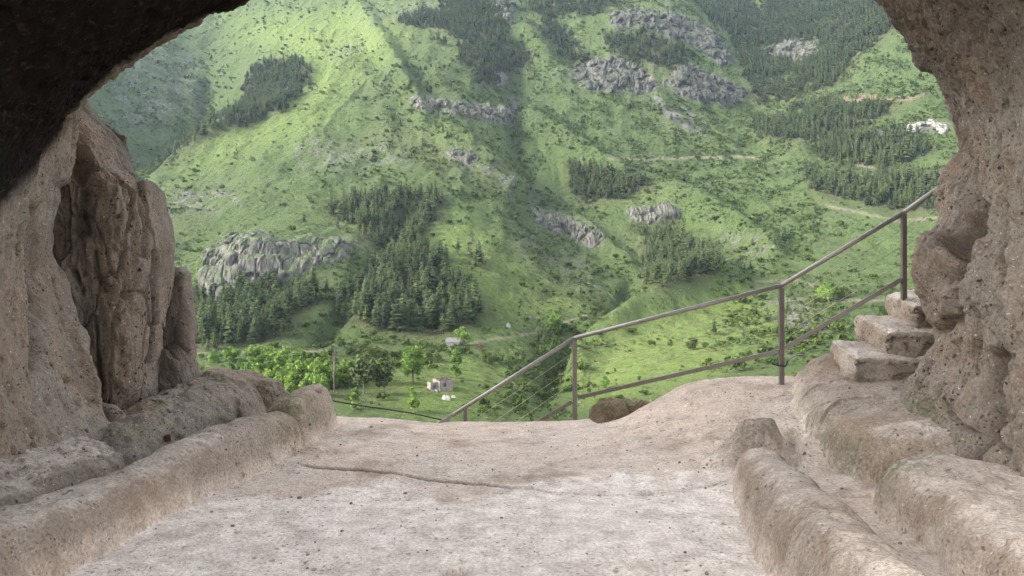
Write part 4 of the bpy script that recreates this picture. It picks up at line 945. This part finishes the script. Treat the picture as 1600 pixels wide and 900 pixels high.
lin = a1 * (1 - f) + a2 * f; cat = a1 + .5 * f * (a2 - a0 + f * (2 * a0 - 5 * a1 + 4 * a2 - a3 + f * (3 * (a1 - a2) + a3 - a0)))
ok = ((i >= 4) & (i <= 9))[:, None, None]; B = np.where(ok, cat, lin)
Nn = grid_normals(B)
# normals point into the cave
s_in = np.sign(((np.array([0, 0, 2.0]) - B) * Nn * [1, 0, 1]).sum(-1).mean()); Nn = Nn * s_in
x, y, z = B[..., 0], B[..., 1], B[..., 2]; vis_z = sstep(3.2, 4.2, y) * (1 - sstep(9.5, 12, y)); bx, by = pxy(x, np.maximum(y, 1), z)
left = sstep(-2.5, -3.5, x) * sstep(3.2, 2.6, z); right = sstep(2.5, 3.3, x)
big = fbm3(x * .8, y * .8, z * .6, 201, 3) * .16
lipd = np.exp(-((vv[:, None] - 6) / .8) ** 2)
flute = (1 - np.abs(fbm3(x * 1.6, y * 3.2, z * .55, 205, 3)) * 2.4)
midn = fbm3(x * 3.2, y * 3.2, z * 2.2, 211, 4) * .06
small = fbm3(x * 11, y * 11, z * 8, 221, 4) * .030 - .030 * (1 - .65 * left) * np.clip(1 - np.abs(fbm3(x * 4.5, y * 5, z * 2.6, 223, 4)) * 5, 0, 1) - .016 * (1 - .4 * left) * np.clip(1 - np.abs(fbm3(x * 11, y * 11, z * 7, 225, 3)) * 4, 0, 1)
pits = noise3(x * 10, y * 10, z * 7, 231); pits = np.where(pits > .36, (pits - .36) * .16, 0)
def groove(lines):
    g = np.zeros(x.shape); qx = bx + 9 * noise3(x * 4, y * 4, z * 4, 241); qy = by + 9 * noise3(x * 4 + 5, y * 4, z * 4, 242)
    for wd, dp, ln in lines:
        for (x0, y0), (x1, y1) in zip(ln, ln[1:]):
            u = np.clip(((qx - x0) * (x1 - x0) + (qy - y0) * (y1 - y0)) / ((x1 - x0) ** 2 + (y1 - y0) ** 2), 0, 1); d = np.hypot(qx - x0 - u * (x1 - x0), qy - y0 - u * (y1 - y0))
            g = np.maximum(g, dp * np.exp(-(d / wd) ** 2))
    return g * (y > 4) * (y < 8.6)
G = groove([(11, .17, [(1545,560),(1530,610),(1535,640),(1522,690),(1505,720)]), (16, .26, [(1520,330),(1500,360),(1478,400),(1466,430)]), (10, .15, [(1470,455),(1480,500),(1462,520)]), (14, .15, [(1478,215),(1500,300),(1520,345)]), (12, .14, [(1440,130),(1470,190),(1478,215)]),
            (12, .16, [(60,330),(75,450),(70,560)]), (14, .10, [(118,300),(96,420),(120,520),(160,610)]), (9, .13, [(140,430),(165,540),(185,640)]), (4, .08, [(30,350),(36,430),(28,500)]), (4, .09, [(1555,300),(1562,380),(1548,440)]), (4, .08, [(1500,470),(1512,530),(1506,580)]), (4, .07, [(1470,620),(1490,660),(1560,700)])])
bulge = groove([(26, -.13, [(1500,420),(1490,470)]), (24, -.12, [(1510,250),(1560,330)]), (24, -.14, [(1480,280),(1475,330)]), (14, -.10, [(88,330),(80,450),(95,560)]), (16, -.10, [(1440,60),(1470,140)]), (30, -.10, [(1570,560),(1560,660)]), (14, -.09, [(120,430),(145,540),(168,610)])])
off = (big * (.35 + .65 * (1 - lipd)) - .03 * flute * left - .045 * flute * right + midn * (.5 + .5 * (1 - lipd)) + small - pits - G - bulge) * vis_z + fbm3(x * .12, y * .12, z * .12, 251, 4) * 2.0 * sstep(9.8, 14, y)
B2 = B + Nn * off[..., None]
N2 = grid_normals(B2) * s_in
x, y, z = B2[..., 0], B2[..., 1], B2[..., 2]
# soot: the old hearth smoke blackened the ceiling and the upper left wall
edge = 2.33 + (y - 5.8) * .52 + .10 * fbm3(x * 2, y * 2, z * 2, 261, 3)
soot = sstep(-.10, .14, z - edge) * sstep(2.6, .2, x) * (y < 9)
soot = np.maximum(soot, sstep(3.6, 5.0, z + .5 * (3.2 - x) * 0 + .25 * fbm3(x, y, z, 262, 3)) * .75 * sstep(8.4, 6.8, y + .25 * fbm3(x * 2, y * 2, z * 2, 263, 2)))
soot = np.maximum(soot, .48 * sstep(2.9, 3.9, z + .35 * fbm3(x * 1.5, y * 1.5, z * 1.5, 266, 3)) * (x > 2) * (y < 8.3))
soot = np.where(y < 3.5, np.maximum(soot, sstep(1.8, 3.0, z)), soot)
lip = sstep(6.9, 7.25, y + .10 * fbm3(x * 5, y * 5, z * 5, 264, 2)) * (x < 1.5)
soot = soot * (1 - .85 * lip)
moss_w = np.exp(-((bx - 1430) / 30) ** 2 - ((by - 650) / 40) ** 2) * .9
dark_w = np.clip(G / .22, 0, 1) * .55 + .30 * sstep(.15, .5, fbm3(x * 1.3, y * 1.3, z * .8, 271, 3)) * right
f4 = grid_faces(len(ku), len(vv))
hole = ((y < 2.0 + .5 * fbm3(x * .8, y * 0, z * .8, 281, 3)) & (z > 2.9)).ravel(); f4 = f4[~hole[f4].all(1)]     # roof opening added behind the eye so skylight brightens the floor
if s_in > 0: pass
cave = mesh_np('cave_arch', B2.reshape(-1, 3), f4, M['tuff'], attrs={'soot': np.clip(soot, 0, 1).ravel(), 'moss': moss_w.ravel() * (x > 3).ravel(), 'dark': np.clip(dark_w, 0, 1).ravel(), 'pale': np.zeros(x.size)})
tag(cave, 'hollowed pinkish tuff cave arch with soot blackened ceiling framing the green valley', 'cave')

# left pillars: two fluted columns of tuff outside the left cave wall
def pillar(name, sil, yc, wid, depth, seed, label, ztop, folds):
    """sil: right silhouette of the pillar (px, py) at distance yc"""
    pts = np.array([un(a, b, yc) for a, b in sil]); o = np.argsort(pts[:, 2]); zs = pts[o, 2]; xr = pts[o, 0]
    Zr = np.linspace(-.4, ztop, 360); nA = 300; an = np.linspace(-.15 * np.pi, 1.15 * np.pi, nA)   # right side, round the camera side, to the left
    XR = np.interp(Zr, zs, xr); AA, ZZ = np.meshgrid(an, Zr); XRg = XR[:, None] + 0 * AA
    sx = np.sign(np.cos(AA)) * np.abs(np.cos(AA)) ** .75; sy = np.abs(np.sin(AA)) ** .8 * np.sign(np.sin(AA))
    xx = XRg - wid + wid * sx; yy = yc - depth * sy
    close = sstep(ztop, ztop - .35, ZZ); xx = (XRg - wid) + (xx - XRg + wid) * close ** .5; yy = yc + (yy - yc) * close ** .5
    B = np.stack([xx, yy, ZZ], -1); n = grid_normals(B); n *= np.sign((n * (B - np.array([XRg.mean() - wid, yc, 0])) * [1, 1, 0]).sum(-1).mean())
    x, y, z = xx, yy, ZZ
    fl = np.abs(fbm3(x * 2.2, y * 2.2, z * .5, seed, 4)); d = .16 * (fl * 2.2 - .5) + .05 * fbm3(x * 4, y * 4, z * 2.5, seed + 1, 4) + .028 * fbm3(x * 13, y * 13, z * 9, seed + 2, 3) - .05 * np.clip(1 - np.abs(fbm3(x * 3.2, y * 3.2, z * 1.3, seed + 7, 4)) * 5, 0, 1)
    pt = noise3(x * 9, y * 9, z * 7, seed + 3); d -= np.where(pt > .4, (pt - .4) * .09, 0)
    bx, by = pxy(x, y, z); qx = bx + 8 * noise3(x * 4, y * 4, z * 3, seed + 4); gd = np.zeros(x.shape)
    for wd, dp, ln in folds:
        for (x0, y0), (x1, y1) in zip(ln, ln[1:]):
            u = np.clip(((qx - x0) * (x1 - x0) + (by - y0) * (y1 - y0)) / ((x1 - x0) ** 2 + (y1 - y0) ** 2), 0, 1); q = np.hypot(qx - x0 - u * (x1 - x0), by - y0 - u * (y1 - y0)); gd = np.maximum(gd, np.abs(dp) * np.exp(-(q / wd) ** 2)) if dp > 0 else np.minimum(gd, dp * np.exp(-(q / wd) ** 2))
    us = AA * (wid + depth) * .55 + .12 * fbm3(x * 3, y * 3, z * 2, seed + 8, 3); zs_ = z + .25 * fbm3(x * 2.5, y * 2.5, z * 2.5, seed + 9, 3) + .8 * us
    e_, v_ = cells2(us / .46, zs_ / 1.1, seed); e2_, v2_ = cells2(us / .13, zs_ / .38, seed + 40)
    d = d + .15 * (v_ - .5) + .05 * (v2_ - .5) - .05 * (1 - sstep(0, .10, e_)) - .02 * (1 - sstep(0, .14, e2_))
    gd = gd + .03 * (1 - sstep(0, .07, e_))
    d = d * (.25 + .75 * sstep(1.0, .75, np.cos(AA))) - gd
    B = B + n * d[..., None]
    ms = sstep(.1, .5, fbm3(x * 1.5, y * 1.5, z * 1.5, seed + 5, 3)) * .8 * sstep(1.8, 2.6, z)
    o = mesh_np(name, B.reshape(-1, 3), grid_faces(nA, len(Zr)), M['tuff'], attrs={'moss': ms.ravel(), 'dark': np.clip(gd / .12, 0, 1).ravel() * .6 + .75 * sstep(-.15, .4, fbm3(x * 1.3, y * 1.3, z * .5, seed + 6, 4)).ravel(), 'pale': x.ravel() * 0, 'soot': x.ravel() * 0})
    return tag(o, label, 'rock pillar')
pillar('rock_pillar', [(100,120),(118,150),(132,168),(150,185),(172,205),(188,232),(200,265),(226,280),(240,297),(245,330),(252,360),(256,390),(255,440),(252,500),(250,560),(256,620),(270,680)], 9.0, .95, .95, 301, 'tall fluted tuff pillar with dark folds outside the left cave wall', 4.2,
       [(12, .14, [(165,330),(150,400),(170,470)]), (14, .16, [(190,400),(170,500),(185,560)]), (10, .14, [(222,420),(215,520)]), (12, -.14, [(205,330),(200,450)]), (12, .10, [(128,230),(135,300),(125,360)]), (4, .11, [(108,487),(113,520),(127,542),(142,582),(158,615),(166,636)]), (4, .09, [(113,425),(126,455)]), (5, .10, [(150,395),(173,452)]), (4, .10, [(152,498),(160,560),(168,610)]), (4, .10, [(245,395),(240,465),(246,520),(238,565)]), (5, .08, [(222,270),(232,340),(228,400)])])
pillar('rock_pillar', [(270,370),(283,388),(292,402),(294,430),(297,455),(301,490),(303,520),(300,550),(304,575),(318,600),(340,625)], 9.5, .45, .6, 321, 'shorter knobbly rock pillar hugging the right side of the tall one', 2.12, [(9, .16, [(275,400),(272,500)]), (8, .14, [(288,440),(284,540)]), (4, .09, [(278,395),(282,470),(276,560)])])

# carved steps: rough blocks that climb to the right behind the ledge
def rough_block(name, corners, z0, z1, seed, label, slope=0, mat='kerb'):
    """corners: four plan corners, anticlockwise"""
    c = np.array(corners, float); n = 44; r_ = .075
    u = np.linspace(0, 1, n); V = []
    nz = 26
    per = np.concatenate([c[i] + (c[(i + 1) % 4] - c[i]) * u[:-1, None] for i in range(4)])
    ce = c.mean(0); m = len(per)
    rows = []
    for z in np.linspace(z0, z1 - r_, nz): rows.append(np.c_[per, np.full(m, z)])
    for a in np.linspace(.15, 1, 8) * np.pi / 2:
        ins = r_ * (1 - math.cos(a)); q = per + (ce - per) / np.linalg.norm(ce - per, axis=1, keepdims=True) * ins; rows.append(np.c_[q, np.full(m, z1 - r_ + r_ * math.sin(a))])
    last = rows[-1][:, :2]
    for s in np.linspace(.97, 0.0, 24): rows.append(np.c_[ce + (last - ce) * s, np.full(m, z1)])
    B = np.array(rows); nn = grid_normals(B); nn *= np.sign((nn[:nz] * (B[:nz] - np.r_[ce, 0]) * [1, 1, 0]).sum(-1).mean()); nn[-2:] = [0, 0, 1]
    x, y, z = B[..., 0], B[..., 1], B[..., 2]
    sl_ = (y - c[:, 1].min()) * slope; B[..., 2] += sl_ * sstep(z0, z1, z)
    side = (np.arange(len(rows)) < nz + 4)[:, None]
    d = .20 * fbm3(x * 2.1, y * 2.1, z * 2.6, seed, 4) * (.35 + .65 * side) + .02 * fbm3(x * 12, y * 12, z * 12, seed + 1, 3)
    crag = np.abs(fbm3(x * 2.5, y * 2.5, z * 4, seed + 2, 3)); frontal = sstep(c[:, 1].min() + .25, c[:, 1].min(), y)
    d -= crag * .28 * frontal * side
    B = B + nn * d[..., None]
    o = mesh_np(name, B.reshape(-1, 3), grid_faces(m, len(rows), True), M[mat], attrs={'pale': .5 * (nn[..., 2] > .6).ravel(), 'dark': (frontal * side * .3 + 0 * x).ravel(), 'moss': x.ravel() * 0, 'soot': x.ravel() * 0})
    return tag(o, label, 'rock step', 'carved rock steps')
rough_block('rock_step', [(3.58,8.3),(4.9,8.3),(4.9,9.25),(3.68,9.15)], .4, .94, 401, 'lowest carved rock step, broadest with a broken dark near end', .10)
rough_block('rock_step', [(3.98,8.42),(4.95,8.42),(4.95,9.3),(4.0,9.25)], .4, 1.20, 411, 'middle carved rock step below the last handrail post', .14)
rough_block('rock_step', [(4.33,8.55),(4.98,8.55),(4.98,9.35),(4.35,9.25)], .4, 1.46, 421, 'topmost carved rock step half hidden by the right cave wall', .14)

# two brown rocks outside the floor edge
def stone(name, c, rad, seed, mat, label, cat, attrs=True):
    nu, nv = 90, 60; a = np.linspace(0, 2 * np.pi, nu, endpoint=False); b = np.linspace(-np.pi / 2, np.pi / 2, nv); A_, B_ = np.meshgrid(a, b)
    n = np.stack([np.cos(B_) * np.cos(A_), np.cos(B_) * np.sin(A_), np.sin(B_)], -1); n = np.sign(n) * np.abs(n) ** .8
    P_ = n * rad; d = fbm3(P_[..., 0] * 3 + seed, P_[..., 1] * 3, P_[..., 2] * 3, seed, 4) * .14 + fbm3(P_[..., 0] * 12, P_[..., 1] * 12, P_[..., 2] * 12, seed + 1, 3) * .02
    P_ = P_ * (1 + d[..., None] / max(rad) * 1.2) + c
    o = mesh_np(name, P_.reshape(-1, 3), grid_faces(nu, nv, True), M[mat], attrs={'moss': (sstep(.3, .9, n[..., 2]) * .8).ravel(), 'dark': n[..., 0].ravel() * 0, 'pale': n[..., 0].ravel() * 0, 'soot': n[..., 0].ravel() * 0})
    return tag(o, label, cat)
stone('rock', (1.24, 10.05, -.20), (.25, .25, .36), 501, 'brown_rock', 'rounded red brown rock beside the first tall handrail post', 'rock')
stone('rock', (1.60, 10.15, -.03), (.25, .2, .22), 511, 'brown_rock', 'darker mossy rock in the notch right of the red brown one', 'rock')
p = hit_floor(262, 690); mb = MB(); mb.box((p[0], p[1], p[2] + .02), (.05, .07, .05), .5); tag(mb.build('brick_fragment', M['rust']), 'small rusty red brick fragment wedged between left bench and kerb', 'brick')

# ---------------------------------------------------------------- handrail
hr = empty('handrail', (un(898, 650, 10.1))); tag(hr, 'brown steel handrail with three wires climbing the outside steps from left to right', 'handrail')
off_ = np.array(hr.location)
def loc(p): return np.asarray(p) - off_
RP = [un(640, 690, 11.1), un(708, 648, 10.85), un(898, 528, 10.1), un(1221, 446, 9.24), un(1412, 332, 8.9), un(1500, 270, 8.75)]
mb = MB()
for a, b in zip(RP, RP[1:]):
    d = (b - a) / np.linalg.norm(b - a); mb.tube([loc(a - d * .006), loc((a + b) / 2), loc(b + d * .006)], .027, 14)
mb.build('top_rail', M['rail'], hr, True)
PB = [(un(727, 636, 10.78), -1.2), (un(898, 531, 10.1), un(0, 665, 10.1)[2]), (un(1221, 450, 9.24), un(0, 608, 9.24)[2] - .1), (un(1412, 335, 8.9), un(0, 470, 8.9)[2] - .1)]
for t_, zb in PB:
    mb = MB(); mb.tube([loc((t_[0], t_[1], zb)), loc((t_[0], t_[1], (zb + t_[2]) / 2)), loc(t_)], 0, square=(.052, .052)); mb.build('post', M['steel'], hr)
LRl = [un(845, 657, 10.25), un(893, 628, 10.1)], [un(903, 621, 10.1), un(1216, 549, 9.24)], [un(1226, 544, 9.24), un(1407, 437, 8.9)]
for a, b in LRl:
    mb = MB(); mb.tube([loc(a), loc((a + b) / 2), loc(b)], 0, square=(.036, .048)); mb.build('lower_rail', M['steel'], hr)
for k in range(3):
    f = (k + 1) / 4
    w0 = un(740, 650 + 24 * (k) + 6, 10.7); w1 = un(896, 528 + 92 * f, 10.1); w2 = un(900, 528 + 92 * f, 10.1); w3 = un(1219, 446 + 101 * f, 9.24); w4 = un(1223, 446 + 101 * f, 9.24); w5 = un(1410, 332 + 105 * f, 8.9); w6 = un(1414, 332 + 105 * f, 8.9); w7 = un(1490, 285 + 105 * f, 8.78)
    for a, b in ((w0, w1), (w2, w3), (w4, w5), (w6, w7)):
        mb = MB(); mb.tube([loc(a), loc((a + b) / 2 - np.array([0, 0, .006])), loc(b)], .0024, 5); mb.build('wire', M['wire'], hr, True)
# cables
mb = MB(); pts = [un(505, 622, 9.9), un(535, 629, 10.1), un(580, 636, 10.2), un(640, 645, 10.3), un(690, 656, 10.35)]; mb.tube(catmull(np.array(pts), np.linspace(0, 4, 40)), .009, 6); tag(mb.build('cable', M['cable'], None, True), 'thin black cable sagging along the floor edge from the left kerb', 'cable')
mb = MB(); pts = [un(1206, 568, 9.22), un(1226, 572, 9.2), un(1232, 562, 9.22), un(1245, 555, 9.5), un(1262, 556, 9.8)]; mb.tube(catmull(np.array(pts), np.linspace(0, 4, 40)), .010, 6); tag(mb.build('cable', M['cable'], None, True), 'short black cable wrapped round the post beside the ledge', 'cable')

# loose grit on the floor
r = rng(900); N_ = 300; gx_ = r.uniform(-2.6, 2.9, N_); gy_ = 3.6 + 6.0 * r.uniform(0, 1, N_) ** .8; gz_ = floor_z(gx_, gy_); sz = np.exp(r.normal(-5.0, .45, N_)).clip(.003, .022)
bl = []
for i in range(6):
    V, f = block(rng(920 + i), .9, 1.4); bl.append((V, f, np.zeros(len(f), int)))
V, Fc, mi = merge(bl, np.stack([gx_, gy_, gz_], 1), np.stack([sz, sz * .8], 1), r.uniform(0, 6, N_), r.integers(0, 6, N_))
M['grit'] = simple('dark_grit', (.17, .145, .125), .95, 0, .4, 9)
struct(mesh_np('gravel', V, Fc, M['grit'], smooth=False), 'stuff')

# ---------------------------------------------------------------- air
hz = bpy.data.materials.new('haze'); hz.use_nodes = True; ht = hz.node_tree; ht.nodes.remove(ht.nodes['Principled BSDF'])
pv = ht.nodes.new('ShaderNodeVolumePrincipled'); pv.inputs['Color'].default_value = (.62, .80, 1, 1); pv.inputs['Density'].default_value = HAZE; pv.inputs['Anisotropy'].default_value = .3
ht.links.new(pv.outputs[0], ht.nodes['Material Output'].inputs['Volume'])
zmin = float(Z.min()) - 1; zmax = max(float(Z.max()), float(B2[..., 2].max())) + 25
mb = MB(); mb.box((0, 1160, (zmin + zmax) / 2), (4200, 2420, zmax - zmin)); hb = mb.build('haze', hz); struct(hb, 'stuff')
